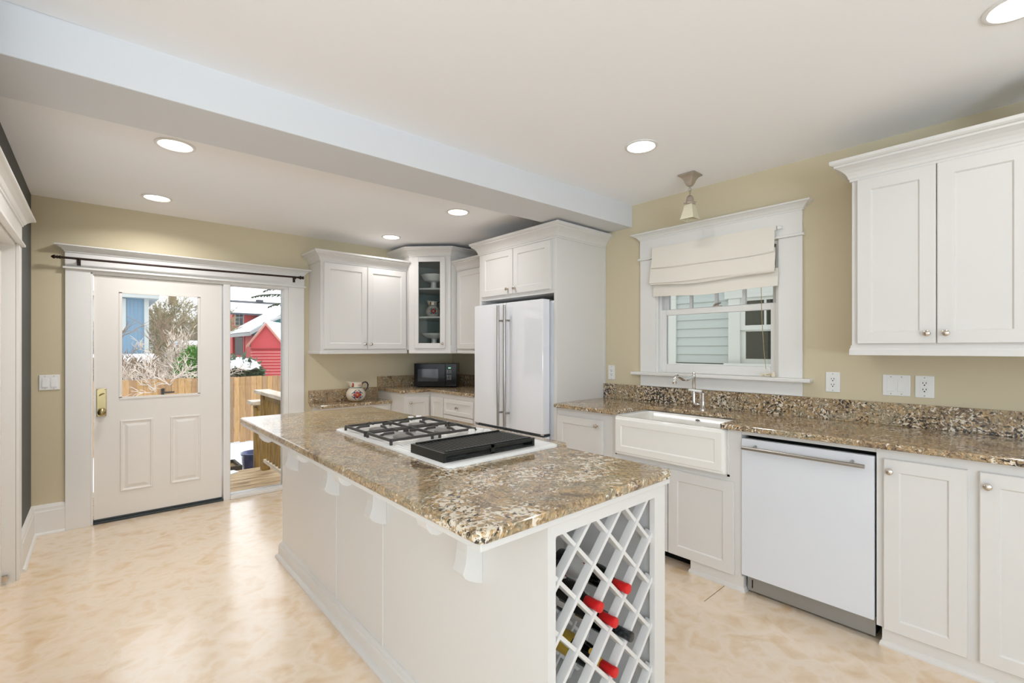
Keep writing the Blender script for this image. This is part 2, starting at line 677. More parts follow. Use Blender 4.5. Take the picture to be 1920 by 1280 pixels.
fl = B(-3.3, W + 0.1, -3.3, D + 0.02, -0.06, 0.0).build('floor', M['floor'])
struct(fl, 'beige mottled linoleum kitchen floor', 'floor')
B(2.44, 2.70, 1.181, 1.184, -0.001, 0.0006).build('seam', M['seam'], fl)

MB().prism([(-3.3, -3.3), (W + 0.1, -3.3), (W + 0.1, 2.24), (-3.3, 2.40)], ZR, ZR + 0.08).build('ceiling', M['ceil'])
struct(bpy.data.objects['ceiling'], 'white main ceiling over the island and window side', 'ceiling')
o = MB().prism([(XL - 0.1, 2.66), (W + 0.1, 2.5), (W + 0.1, D + 0.1), (XL - 0.1, D + 0.1)], ZL, ZL + 0.08).build('ceiling', M['ceil'])
struct(o, 'lower white ceiling between the beam and the back door', 'ceiling')
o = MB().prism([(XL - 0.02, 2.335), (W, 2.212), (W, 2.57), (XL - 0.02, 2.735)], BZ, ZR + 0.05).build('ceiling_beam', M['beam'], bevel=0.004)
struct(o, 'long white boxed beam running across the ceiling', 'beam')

# window wall with its opening
wy0, wy1, wz0, wz1 = 1.10, 1.99, 1.15, 2.06
T = 0.16
mb = MB()
mb.box(W, W + T, -3.3, wy0, 0, 2.6).box(W, W + T, wy1, D + T, 0, 2.6).box(W, W + T, wy0, wy1, 0, wz0).box(W, W + T, wy0, wy1, wz1, 2.6)
struct(mb.build('wall_right', M['khaki']), 'khaki wall with the sink window', 'wall')
# door wall with the door and sidelight opening
mb = MB()
mb.box(XL - 0.12, -0.035, D, D + T, 0, 2.6).box(1.39, W + T, D, D + T, 0, 2.6).box(-0.035, 1.39, D, D + T, 1.945, 2.6)
struct(mb.build('wall_back', M['khaki']), 'khaki wall around the back door and sidelight', 'wall')
mb = MB()
mb.box(XL - 0.13, XL, 2.02, 2.62, 0, 2.6).box(XL - 0.13, XL, 3.974, D, 0, 2.6).box(XL - 0.13, XL, 2.62, 3.974, 1.98, 2.6)
struct(mb.build('wall_left', M['charcoal']), 'charcoal painted wall at the left edge', 'wall')
struct(B(-3.3, XL - 0.13, 2.02, 2.14, 0, 2.6).build('wall_return', M['cream']), 'cream wall of the adjoining room', 'wall')
mb = MB()
mb.box(-3.3, W, -3.3, -3.15, 0, 0.5).box(-3.3, W, -3.3, -3.15, 2.4, 2.6).box(-3.3, -3.03, -3.3, -3.15, 0.5, 2.4).box(0.27, W, -3.3, -3.15, 0.5, 2.4)
struct(mb.build('wall_front', M['cream']), 'cream wall with a wide window behind the viewer', 'wall')
mb = MB()
mb.box(-3.3, -3.15, -3.15, 2.02, 0, 0.5).box(-3.3, -3.15, -3.15, 2.02, 2.4, 2.6).box(-3.3, -3.15, -3.15, -2.3, 0.5, 2.4).box(-3.3, -3.15, 0.9, 2.02, 0.5, 2.4)
struct(mb.build('wall_side', M['cream']), 'cream far wall of the adjoining room with a window', 'wall')
for nm, ax in (('front', 0), ('side', 1)):
    mb = MB()
    for k in range(7):
        p = (-3.03 + 3.3 * k / 6) if ax == 0 else (-2.3 + 3.2 * k / 6)
        if ax == 0:
            mb.box(p - 0.025, p + 0.025, -3.24, -3.2, 0.5, 2.4)
        else:
            mb.box(-3.24, -3.2, p - 0.025, p + 0.025, 0.5, 2.4)
    for z in (0.52, 1.0, 1.45, 1.9, 2.38):
        if ax == 0:
            mb.box(-3.03, 0.27, -3.24, -3.2, z - 0.018, z + 0.018)
        else:
            mb.box(-3.24, -3.2, -2.3, 0.9, z - 0.018, z + 0.018)
    struct(mb.build('window_%d' % (3 + ax), M['trim']), 'white divided window grid in the %s wall' % nm, 'window')

# baseboards
bprof = [(0, 0), (0.034, 0), (0.034, 0.006), (0.028, 0.016), (0.020, 0.020), (0.020, 0.168), (0.016, 0.178), (0.016, 0.196), (0.010, 0.214), (0, 0.218)]
o = MB().sweep(bprof, [(XL, 4.09), (XL, D)]).build('baseboard_left', M['trim'])
struct(o, 'white baseboard under the charcoal wall', 'baseboard')
o = MB().sweep(bprof, [(XL + 0.001, D), (-0.176, D)]).build('baseboard_back', M['trim'])
struct(o, 'white baseboard between the dark wall and the back door', 'baseboard')


# ---- a craftsman head: fillet, frieze, crown
def head_casing(root, fr, u0, u1, zf, zc, zt, d=0.022):
    mb = MB()
    fr.box(mb, u0 - 0.014, u1 + 0.014, 0, d + 0.016, zf, zf + 0.016)
    mb.build('fillet', M['trim'], root, bevel=0.005, seg=3)
    mb = MB()
    fr.box(mb, u0, u1, 0, d, zf + 0.016, zc)
    mb.build('frieze', M['trim'], root)
    A = fr.p(u0, 0, 0)[:2]
    Bp = fr.p(u0, d, 0)[:2]
    Cc = fr.p(u1, d, 0)[:2]
    Dd = fr.p(u1, 0, 0)[:2]
    path = [A, Bp, Cc, Dd]
    n = Vector((Cc[0] - Bp[0], Cc[1] - Bp[1]))
    right = Vector((n.y, -n.x))
    if right.dot(Vector((fr.N.x, fr.N.y))) < 0:
        path.reverse()
    h = zt - zc
    pr = [(0, zc), (0.006, zc), (0.006, zc + h * .16), (0.012, zc + h * .24), (0.022, zc + h * .5), (0.040, zc + h * .74), (0.052, zc + h * .80), (0.056, zc + h * .84), (0.056, zt), (0, zt)]
    MB().sweep(pr, path).build('crown', M['trim'], root)


# trim_1: surround of back door and sidelight
t1 = thing('trim_1', 'white craftsman casing around the back door and sidelight', 'trim', (0.68, D, 0), kind='structure')
B(-0.176, -0.034, D - 0.02, D, 0, 1.957).build('casing', M['trim'], t1, bevel=0.002)
B(1.388, 1.535, D - 0.02, D, 0, 1.957).build('casing', M['trim'], t1, bevel=0.002)
head_casing(t1, BW, -0.176, 1.535, 1.957, 2.082, 2.132)
mb = MB()
mb.box(-0.034, -0.020, D - 0.012, D + 0.10, 0, 1.945)
mb.box(-0.034, 1.388, D - 0.012, D + 0.10, 1.932, 1.957)
mb.box(0.846, 0.898, D - 0.014, D + 0.10, 0, 1.932)
mb.box(1.350, 1.388, D - 0.012, D + 0.10, 0, 1.932)
mb.build('jamb', M['trim'], t1, bevel=0.003)

# door_1
d1 = thing('door_1', 'white back door with one square window over two raised panels', 'door', (0.41, D, 0), kind='structure')
dy0, dy1 = D + 0.004, D + 0.048
gx0, gx1, gz0, gz1 = 0.146, 0.661, 0.968, 1.806
mb = MB()
mb.box(-0.016, gx0, dy0, dy1, 0.035, 1.926).box(gx1, 0.834, dy0, dy1, 0.035, 1.926).box(gx0, gx1, dy0, dy1, gz1, 1.926).box(gx0, gx1, dy0, dy1, 0.035, gz0)
slab = mb.build('door_panel', M['door'], d1)
DF = Fr((0, dy0, 0), (1, 0, 0), (0, -1, 0))
for a, b in ((0.139, 0.347), (0.463, 0.676)):
    mb = MB()

    def rg(i, dd):
        return [DF.p(a + i, dd, 0.223 + i), DF.p(b - i, dd, 0.223 + i), DF.p(b - i, dd, 0.789 - i), DF.p(a + i, dd, 0.789 - i)]
    mb.loft([rg(0, -0.001), rg(0.004, 0.008), rg(0.012, 0.008), rg(0.020, 0.0015), rg(0.030, 0.0015), rg(0.050, 0.008), rg(0.053, 0.008)])
    mb.build('raised_panel', M['door'], slab)
mb = MB()
for x0, x1, z0, z1 in ((gx0 - 0.012, gx1 + 0.012, gz0 - 0.012, gz0 + 0.006), (gx0 - 0.012, gx1 + 0.012, gz1 - 0.006, gz1 + 0.012), (gx0 - 0.012, gx0 + 0.006, gz0, gz1), (gx1 - 0.006, gx1 + 0.012, gz0, gz1)):
    mb.box(x0, x1, dy0 - 0.005, dy0 + 0.01, z0, z1)
mb.build('glazing_bead', M['door'], slab)
B(gx0 + 0.003, gx1 - 0.003, D + 0.022, D + 0.026, gz0 + 0.003, gz1 - 0.003).build('pane', M['glass'], d1)
hp = MB().box(-0.001, 0.058, dy0 - 0.006, dy0, 0.832, 1.048).build('handle_plate', M['brass'], d1, bevel=0.003)
DH = Fr((0, dy0 - 0.006, 0), (1, 0, 0), (0, -1, 0))
kn = MB().lathe([(0.022, 0), (0.022, 0.003), (0.010, 0.006), (0.009, 0.026), (0.020, 0.034), (0.027, 0.044), (0.026, 0.054), (0.016, 0.062), (0.001, 0.064)], DH.p(0.03, 0, 0.868), 24, DH.m())
kn.build('knob', M['brass'], hp, smooth=True)
MB().tube([DH.p(0.016, 0.002, 0.992), DH.p(0.022, 0.010, 1.0), DH.p(0.034, 0.012, 1.006), DH.p(0.046, 0.006, 1.008)], [0.003, 0.005, 0.006, 0.003], 8).build('turn_piece', M['brass'], hp, smooth=True)
for x in (0.006, 0.051):
    for z in (0.84, 1.04):
        MB().lathe([(0.003, 0), (0.0025, 0.0015), (0.0005, 0.002)], DH.p(x, 0, z), 10, DH.m()).build('plate_screw', M['bronze'], hp)
mb = MB()
mb.box(-0.020, 0.846, D - 0.016, D + 0.10, 0.0, 0.018).box(-0.018, 0.836, D + 0.0, D + 0.05, 0.018, 0.034)
mb.build('threshold', M['rubber'], d1, bevel=0.003)

# window_2: the sidelight
w2 = thing('window_2', 'tall clear sidelight beside the back door', 'window', (1.12, D, 0), kind='structure')
B(0.898, 1.350, D - 0.026, D + 0.10, 0, 0.036).build('window_sill', M['trim'], w2, bevel=0.006)
mb = MB()
for x0, x1, z0, z1 in ((0.898, 0.904, 0.036, 1.932), (1.344, 1.350, 0.036, 1.932), (0.904, 1.344, 0.036, 0.042), (0.904, 1.344, 1.926, 1.932)):
    mb.box(x0, x1, D + 0.01, D + 0.06, z0, z1)
mb.build('window_frame', M['trim'], w2)
B(0.904, 1.344, D + 0.034, D + 0.039, 0.042, 1.926).build('pane', M['glass'], w2)

# trim_2 and door_2: cased doorway in the dark wall
t2 = thing('trim_2', 'white casing of the doorway in the charcoal wall', 'trim', (XL, 3.98, 0), kind='structure')
B(XL, XL + 0.015, 3.974, 4.092, 0, 1.975).build('casing', M['trim'], t2, bevel=0.002)
B(XL, XL + 0.015, 2.50, 2.62, 0, 1.975).build('casing', M['trim'], t2, bevel=0.002)
LF = Fr((XL, 0, 0), (0, 1, 0), (1, 0, 0))
head_casing(t2, LF, 2.50, 4.092, 1.975, 2.098, 2.154, d=0.016)
mb = MB()
mb.box(XL - 0.10, XL, 3.960, 3.976, 0, 1.98).box(XL - 0.10, XL, 2.618, 2.634, 0, 1.98).box(XL - 0.10, XL, 2.634, 3.96, 1.962, 1.98)
mb.build('jamb', M['trim'], t2)
d2 = thing('door_2', 'white door closed in the dark wall doorway, a sliver at the left edge', 'door', (XL - 0.08, 3.3, 0), kind='structure')
D2 = Fr((XL - 0.075, 0, 0), (0, 1, 0), (1, 0, 0))
shaker(D2, 2.640, 3.948, 0.012, 1.958, t=0.022, st=0.11).build('door_panel', M['door'], d2)
B(XL - 0.056, XL - 0.03, 3.935, 3.962, 0.02, 0.05).build('door_guide', M['nickel'], d2)

# ------------------------------------------------ window_1 over the sink
w1 = thing('window_1', 'white double-hung window over the sink with four small upper lights', 'window', (W, 1.545, 1.06), kind='structure')
head_casing(w1, RW, 0.964, 2.125, 2.066, 2.226, 2.276)
mb = MB()
RW.box(mb, 0.964, 1.102, 0, 0.02, 1.173, 2.066)
mb.build('casing', M['trim'], w1, bevel=0.002)
mb = MB()
RW.box(mb, 1.988, 2.125, 0, 0.02, 1.173, 2.066)
mb.build('casing', M['trim'], w1, bevel=0.002)
mb = MB()
RW.box(mb, 0.911, 2.192, -0.12, 0.062, 1.148, 1.173)
mb.build('window_stool', M['trim'], w1, bevel=0.006, seg=3)
mb = MB()
RW.box(mb, 0.964, 2.125, 0, 0.018, 1.0605, 1.148)
mb.build('apron', M['trim'], w1, bevel=0.002)
mb = MB()
for u0, u1, z0, z1 in ((1.10, 1.118, 1.173, 2.06), (1.972, 1.99, 1.173, 2.06), (1.118, 1.972, 2.042, 2.06)):
    RW.box(mb, u0, u1, -0.15, 0.004, z0, z1)
    RW.box(mb, u0 - 0.0 if u0 < 1.5 else u0 - 0.012, u1 + 0.012 if u0 < 1.5 else u1, -0.045, -0.028, z0, z1)
mb.build('window_frame', M['trim'], w1)


def sash(name, d0, d1, u0, u1, z0, z1, st, zb, zt, munt=()):
    mb = MB()
    RW.box(mb, u0, u0 + st, d0, d1, z0, z1)
    RW.box(mb, u1 - st, u1, d0, d1, z0, z1)
    RW.box(mb, u0 + st, u1 - st, d0, d1, z0, zb)
    RW.box(mb, u0 + st, u1 - st, d0, d1, zt, z1)
    s = mb.build(name, M['trim'], w1, bevel=0.004)
    for u in munt:
        mb = MB()
        RW.box(mb, u - 0.011, u + 0.011, d0 + 0.004, d1 - 0.004, zb, zt)
        mb.build('muntin', M['trim'], s)
    mb = MB()
    dm = (d0 + d1) / 2
    RW.box(mb, u0 + st - 0.002, u1 - st + 0.002, dm - 0.002, dm + 0.002, zb - 0.002, zt + 0.002)
    mb.build('pane', M['glass'], s)
    return s


sash('lower_sash', -0.068, -0.034, 1.118, 1.972, 1.173, 1.662, 0.048, 1.238, 1.618)
sash('upper_sash', -0.108, -0.074, 1.118, 1.972, 1.640, 2.042, 0.048, 1.668, 2.0, munt=(1.355, 1.550, 1.745))
mb = MB()
RW.box(mb, 1.50, 1.56, -0.066, -0.04, 1.662, 1.670)
mb.tube([RW.p(1.555, -0.05, 1.672), RW.p(1.53, -0.05, 1.684), RW.p(1.50, -0.045, 1.688)], [0.007, 0.006, 0.005], 8)
mb.build('sash_lock', M['satin'], w1)

# roman shade
sh = thing('roman_shade', 'cream linen roman shade gathered in folds over the sink window', 'window shade', (W, 1.55, 2.15))


def shade_tier(name, pts, u0, u1, parent, th=0.004, wav=0.004, ph=0.0):
    """pts: (d,z) from top to bottom; a thin cloth sheet hung along u"""
    n = 14
    rings = []
    for i in range(n + 1):
        t = i / n
        u = u0 + (u1 - u0) * t
        sag = 0.012 * math.sin(PI * t) + wav * math.sin(ph + 9 * t)
        front = [RW.p(u, d + wav * 0.5 * math.sin(ph + 5 * t + 3 * k), z - sag * (k / max(1, len(pts) - 1))) for k, (d, z) in enumerate(pts)]
        back = [RW.p(u, d - th + wav * 0.5 * math.sin(ph + 5 * t + 3 * k), z - sag * (k / max(1, len(pts) - 1))) for k, (d, z) in reversed(list(enumerate(pts)))]
        rings.append(front + back)
    return MB().loft(rings).build(name, M['fabric'], parent, smooth=True)


shade_tier('shade_panel', [(0.050, 2.150), (0.052, 2.14), (0.056, 2.06), (0.066, 1.99), (0.060, 1.984)], 1.112, 1.998, sh, ph=0.4)
shade_tier('shade_panel', [(0.050, 2.01), (0.055, 1.96), (0.066, 1.885), (0.072, 1.868), (0.066, 1.862), (0.052, 1.868)], 1.108, 2.012, sh, ph=1.6)
shade_tier('shade_panel', [(0.046, 1.90), (0.060, 1.872), (0.066, 1.855), (0.058, 1.850)], 1.110, 2.005, sh, ph=2.2)
shade_tier('shade_panel', [(0.032, 1.88), (0.036, 1.82), (0.038, 1.775), (0.037, 1.764)], 1.098, 1.996, sh, ph=3.0)
mb = MB()
RW.box(mb, 1.105, 1.995, 0.022, 0.050, 2.12, 2.148)
mb.build('headrail', M['trim'], sh)
mb = MB()
mb.lathe([(0.013, 0), (0.013, 0.02), (0.009, 0.024), (0.001, 0.025)], RW.p(1.098, 0.036, 2.135), 16, Matrix.Rotation(PI / 2, 3, 'X'))
mb.build('rail_end_cap', M['plate'], sh, smooth=True)
mb = MB()
mb.tube([RW.p(1.20, 0.034, 1.78), RW.p(1.197, 0.03, 1.55), RW.p(1.185, 0.028, 1.35), RW.p(1.172, 0.030, 1.225)], 0.0022, 6)
mb.build('pull_cord', M['cordm'], sh)
random.seed(5)
mb = MB()
mb.tube([RW.p(1.172, 0.030, 1.225), RW.p(1.15, 0.034, 1.20), RW.p(1.13, 0.04, 1.19)], 0.0022, 6)
for k in range(7):
    pts = []
    for i in range(9):
        a = i / 8 * 2 * PI
        pts.append(RW.p(1.155 + 0.030 * math.cos(a + k) + random.uniform(-.012, .012), 0.045 + 0.012 * math.sin(a * 1.5 + k), 1.178 + abs(0.018 * math.sin(a + k * .7))))
    mb.tube(pts, 0.002, 5)
mb.build('cord_bundle', M['cream_cord'], sh)
mb = MB()
mb.lathe([(0.004, 0), (0.011, 0.004), (0.011, 0.02), (0.006, 0.034), (0.003, 0.036)], RW.p(1.122, 0.048, 1.1735), 14)
mb.build('cord_tassel', M['cream_cord'], sh, smooth=True)

# =================================================================== lamps in the ceiling
def can_light(x, y, zc, label, watts=3.0):
    root = thing('recessed_light', label, 'ceiling light', (x, y, zc), 'recessed ceiling lights')
    prof = [(0.094, 0.0), (0.094, -0.004), (0.088, -0.007), (0.079, -0.006), (0.075, 0.0), (0.072, 0.0)]
    MB().lathe(prof, (x, y, zc - 0.0005), 40).build('trim_ring', M['plate'], root, smooth=True)
    MB().lathe([(0.0755, -0.0015), (0.074, -0.003), (0.05, -0.004), (0.001, -0.0045)], (x, y, zc - 0.0005), 40).build('lens', M['lens'], root, smooth=True)
    l = bpy.data.lights.new('can_lamp', 'AREA')
    l.shape = 'DISK'
    l.size = 0.14
    l.energy = watts
    l.color = (0.98, 0.97, 0.97)
    l.spread = math.radians(150)
    lo = bpy.data.objects.new('can_lamp', l)
    COL.objects.link(lo)
    lo.parent = root
    lo.location = (0, 0, -0.012)
    return root


can_light(2.372, 1.528, ZR, 'round recessed light in the main ceiling left of the pendant', 3.0)
can_light(2.37, 0.035, ZR, 'round recessed light cut by the top right corner of the photo', 1.0)
can_light(0.322, 3.13, ZL, 'round recessed light close behind the beam, above the back door side', 11.0)
can_light(0.334, 4.315, ZL, 'round recessed light nearest the wall above the back door', 8.0)
can_light(2.198, 3.128, ZL, 'round recessed light behind the beam, in front of the tall fridge cabinet', 4.0)
can_light(2.195, 4.274, ZL, 'round recessed light nearest the corner wall cabinets', 2.6)

# pendant over the sink
pd = thing('pendant_light', 'small pendant with nickel canopy and square frosted shade over the sink', 'pendant light', (3.012, 1.56, ZR))
px, py = 3.012, 1.56


def sq(h, z):
    return [(px - h, py - h, z), (px + h, py - h, z), (px + h, py + h, z), (px - h, py + h, z)]


MB().loft([sq(0.060, ZR), sq(0.060, ZR - 0.008), sq(0.050, ZR - 0.012), sq(0.038, ZR - 0.024), sq(0.029, ZR - 0.042), sq(0.022, ZR - 0.062), sq(0.015, ZR - 0.076), sq(0.006, ZR - 0.082)]).build('canopy', M['satin'], pd, bevel=0.002)
mb = MB()
mb.tube([(px, py, ZR - 0.08), (px, py, ZR - 0.092)], 0.004, 10)
for k, zc in enumerate((ZR - 0.100, ZR - 0.118)):
    pts = []
    for i in range(17):
        a = 2 * PI * i / 16
        q = 0.009 * math.cos(a)
        pts.append((px + (q if k else 0), py + (0 if k else q), zc + 0.012 * math.sin(a)))
    mb.tube(pts, 0.0025, 6)
mb.tube([(px, py, ZR - 0.128), (px, py, ZR - 0.142)], 0.004, 10)
mb.build('chain_link', M['satin'], pd, smooth=True)
MB().lathe([(0.003, 0.0), (0.010, -0.002), (0.020, -0.012), (0.024, -0.026), (0.025, -0.044), (0.027, -0.048), (0.036, -0.052), (0.037, -0.062), (0.030, -0.066), (0.004, -0.066)], (px, py, ZR - 0.138), 28).build('socket_cup', M['satin'], pd, smooth=True)
for k in range(3):
    a = k * 2.09 + 0.5
    MB().tube([(px + 0.034 * math.cos(a), py + 0.034 * math.sin(a), ZR - 0.195), (px + 0.047 * math.cos(a), py + 0.047 * math.sin(a), ZR - 0.195)], 0.003, 8).build('thumb_screw', M['satin'], pd)
zs = ZR - 0.200
rings = [sq(0.026, zs), sq(0.028, zs - 0.012), sq(0.034, zs - 0.045), sq(0.045, zs - 0.092), sq(0.049, zs - 0.104), sq(0.045, zs - 0.104), sq(0.030, zs - 0.045), sq(0.023, zs - 0.004)]
MB().loft(rings).build('lamp_shade', M['frost'], pd, bevel=0.002)

# =================================================================== right-hand run
UX = 2.955
ucab = thing('upper_cabinet', 'white wall cabinet right of the sink window', 'cabinet', (W, 0.0, 1.33))
B(UX, W - .003, -0.66, 0.637, 1.36, 2.24).build('body', M['cab'], ucab, bevel=0.0015)
UF = Fr((UX, 0, 0), (0, 1, 0), (-1, 0, 0))
door_part(ucab, UF, 0.308, 0.612, 1.384, 2.228, (0.338, 1.432), st=0.058)
door_part(ucab, UF, 0.0, 0.304, 1.384, 2.228, (0.272, 1.432), st=0.058)
door_part(ucab, UF, -0.312, -0.008, 1.384, 2.228, (-0.282, 1.432), st=0.058)
door_part(ucab, UF, -0.62, -0.316, 1.384, 2.228, (-0.346, 1.432), st=0.058)
crown_part(ucab, [(W - .003, 0.637), (UX, 0.637), (UX, -0.66)], 2.23, 0.108, 0.082)
rail_part(ucab, [(W - .003, 0.637), (UX, 0.637), (UX, -0.66)], 1.326, 1.376, 0.010)
crk = MB().lathe([(0.05, 0), (0.058, 0.004), (0.068, 0.03), (0.080, 0.11), (0.083, 0.150), (0.079, 0.158), (0.070, 0.160), (0.068, 0.150), (0.060, 0.03), (0.001, 0.02)], (2.98, -0.052, 2.338), 32).build('crock', M['ceramic'], smooth=True)
tag(crk, 'white crock standing on top of the right wall cabinet', 'crock')

# base cabinets on the window wall
BX = 2.69
BF = Fr((BX, 0, 0), (0, 1, 0), (-1, 0, 0))
lb = thing('base_cabinet', 'white base cabinet between the fridge panel and the sink', 'cabinet', (BX + .3, 2.22, 0))
B(BX, W - .003, 1.957, 2.484, 0.09, CB).build('body', M['cab'], lb, bevel=0.0015)
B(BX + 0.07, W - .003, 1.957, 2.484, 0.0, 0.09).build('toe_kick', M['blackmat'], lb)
door_part(lb, BF, 2.036, 2.474, 0.10, 0.848, (2.082, 0.806))

sk = thing('sink_cabinet', 'white cabinet under the apron sink with furniture base', 'cabinet', (BX + .3, 1.52, 0))
mb = MB()
mb.box(BX, W - .003, 1.090, 1.168, 0.085, CB).box(BX, W - .003, 1.922, 1.955, 0.085, CB).box(BX, BX + 0.02, 1.168, 1.922, 0.085, 0.645).box(BX + 0.02, W - .003, 1.168, 1.922, 0.085, 0.12)
mb.build('body', M['cab'], sk)
mb = MB()
for u0, u1, z0, z1 in ((1.155, 1.168, 0.63, CB - 0.01), (1.922, 1.935, 0.63, CB - 0.01), (1.155, 1.935, 0.630, 0.642)):
    BF.box(mb, u0, u1, 0, 0.004, z0, z1)
mb.build('apron_moulding', M['cab'], sk)
door_part(sk, BF, 1.126, 1.528, 0.084, 0.606, None, st=0.06)
door_part(sk, BF, 1.534, 1.93, 0.084, 0.606, None, st=0.06)
base_pr = [(-0.03, 0), (0.006, 0), (0.006, 0.008), (0.002, 0.020), (-0.004, 0.026), (-0.004, 0.088), (-0.03, 0.088)]
for y0, y1 in ((1.076, 1.395), (1.64, 1.955)):
    MB().sweep(base_pr, [(BX + 0.14, y1), (BX, y1), (BX, y0), (BX + 0.14, y0)]).build('furniture_foot', M['cab'], sk)
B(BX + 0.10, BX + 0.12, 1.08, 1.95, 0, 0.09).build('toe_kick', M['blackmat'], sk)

# apron sink
sn = thing('apron_sink', 'white fireclay apron-front sink below the window', 'sink', (2.86, 1.545, 0.645))
sx0, sx1, sy0, sy1, sz0, sz1 = 2.655, 3.085, 1.170, 1.920, 0.646, 0.8995


def rr(x0, x1, y0, y1, r, z):
    return [(x, y, z) for x, y in rrect(x0, x1, y0, y1, r, 4)]


ix0, ix1, iy0, iy1 = sx0 + 0.035, sx1 - 0.028, sy0 + 0.028, sy1 - 0.028
MB().loft([rr(sx0, sx1, sy0, sy1, 0.012, sz0), rr(sx0, sx1, sy0, sy1, 0.012, sz1 - 0.008), rr(sx0 + 0.006, sx1 - 0.006, sy0 + 0.006, sy1 - 0.006, 0.012, sz1),
           rr(ix0 - 0.006, ix1 + 0.006, iy0 - 0.006, iy1 + 0.006, 0.03, sz1), rr(ix0, ix1, iy0, iy1, 0.03, sz1 - 0.008), rr(ix0 + 0.008, ix1 - 0.008, iy0 + 0.008, iy1 - 0.008, 0.04, sz0 + 0.045), rr(ix0 + 0.03, ix1 - 0.03, iy0 + 0.03, iy1 - 0.03, 0.04, sz0 + 0.025)]).build('basin', M['ceramic'], sn, smooth=True)
SF = Fr((sx0, 0, 0), (0, 1, 0), (-1, 0, 0))
mb = MB()
a0, a1, b0, b1 = sy0 + 0.008, sy1 - 0.008, sz0 + 0.01, sz1 - 0.014


def rg2(i, d):
    return [SF.p(a0 + i, d, b0 + i), SF.p(a1 - i, d, b0 + i), SF.p(a1 - i, d, b1 - i), SF.p(a0 + i, d, b1 - i)]


mb.loft([rg2(0, -0.002), rg2(0.006, 0.007), rg2(0.045, 0.007), rg2(0.052, 0.001), rg2(0.055, 0.001)])
mb.build('apron_panel', M['ceramic'], sn, bevel=0.001)
bd = MB().lathe([(0.010, 0), (0.010, 0.0015), (0.0005, 0.0016)], (0, 0, 0), 24)
bd.v = [(ix1 - 0.0045 - z, 1.526 + y * 1.7, 0.872 + x * 0.75) for x, y, z in bd.v]
bd.build('maker_badge', M['toe'], sn)
mb = MB()
mb.tube([(ix1 - 0.0065, 1.539, 0.872), (ix1 - 0.0065, 1.533, 0.8745), (ix1 - 0.0065, 1.527, 0.870), (ix1 - 0.0065, 1.520, 0.8745), (ix1 - 0.0065, 1.513, 0.871)], 0.0009, 5)
mb.build('badge_script', M['slot'], sn)
MB().lathe([(0.035, 0), (0.035, 0.004), (0.02, 0.002), (0.001, 0.002)], (2.88, 1.545, sz0 + 0.0245), 24).build('drain', M['chrome'], sn, smooth=True)

# faucet
fa = thing('faucet', 'polished chrome bridge faucet with curved spout behind the sink', 'faucet', (3.15, 1.55, C))
MB().lathe([(0.026, 0), (0.026, 0.006), (0.020, 0.012), (0.019, 0.06), (0.021, 0.062), (0.021, 0.068), (0.019, 0.070), (0.019, 0.104), (0.022, 0.106), (0.022, 0.116), (0.012, 0.126), (0.001, 0.128)], (3.15, 1.538, C), 24).build('valve_body', M['chrome'], fa, smooth=True)
mb = MB()
mb.tube([(3.15, 1.545, C + 0.035), (3.15, 1.585, C + 0.033), (3.15, 1.598, C + 0.038), (3.15, 1.602, C + 0.055), (3.15, 1.602, C + 0.14)], 0.012, 14)
mb.tube([(3.15, 1.545, C + 0.118), (3.15, 1.602, C + 0.124)], 0.009, 12)
mb.lathe([(0.016, 0), (0.016, 0.01), (0.012, 0.014), (0.012, 0.09), (0.014, 0.094), (0.015, 0.104), (0.010, 0.116), (0.012, 0.122), (0.009, 0.132), (0.001, 0.134)], (3.15, 1.602, C + 0.13), 20)
mb.build('riser', M['chrome'], fa, smooth=True)
mb = MB()
mb.tube([(3.15, 1.602, C + 0.225), (3.12, 1.605, C + 0.225), (3.07, 1.609, C + 0.212), (3.02, 1.613, C + 0.214), (2.98, 1.616, C + 0.232), (2.955, 1.618, C + 0.240), (2.935, 1.62, C + 0.234), (2.922, 1.621, C + 0.215), (2.918, 1.622, C + 0.195)], [0.012, 0.012, 0.0135, 0.0125, 0.012, 0.0125, 0.0125, 0.012, 0.012], 14)
mb.lathe([(0.015, 0), (0.0155, 0.012), (0.012, 0.016)], (2.918, 1.622, C + 0.188), 16)
mb.build('spout', M['chrome'], fa, smooth=True)
MB().tube([(3.15, 1.545, C + 0.126), (3.135, 1.580, C + 0.130), (3.115, 1.625, C + 0.136)], [0.010, 0.009, 0.008], 12).build('lever', M['ceramic'], fa, smooth=True)

# dishwasher
dw = thing('dishwasher', 'white built-in dishwasher with a long steel bar handle', 'dishwasher', (BX + 0.3, 0.786, 0))
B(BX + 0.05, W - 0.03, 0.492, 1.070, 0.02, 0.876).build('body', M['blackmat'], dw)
DWF = Fr((BX + 0.02, 0, 0), (0, 1, 0), (-1, 0, 0))
mb = MB()
DWF.box(mb, 0.493, 1.086, 0, 0.032, 0.104, 0.862)
dd = mb.build('door', M['dish'], dw, bevel=0.004, seg=3)
mb = MB()
mb.tube([DWF.p(0.520, 0.078, 0.817), DWF.p(1.066, 0.078, 0.817)], 0.0095, 16)
hh = mb.build('handle', M['steel'], dd, smooth=True)
for u in (0.575, 1.010):
    MB().tube([DWF.p(u, 0.030, 0.826), DWF.p(u, 0.074, 0.819)], 0.007, 12).build('handle_post', M['steel'], hh, smooth=True)
mb = MB()
DWF.box(mb, 0.495, 1.070, -0.022, -0.010, 0.012, 0.102)
mb.build('kick_plate', M['toe'], dw, bevel=0.002)
mb = MB()
DWF.box(mb, 1.040, 1.046, -0.010, -0.009, 0.03, 0.075)
mb.build('kick_slot', M['blackmat'], dw)

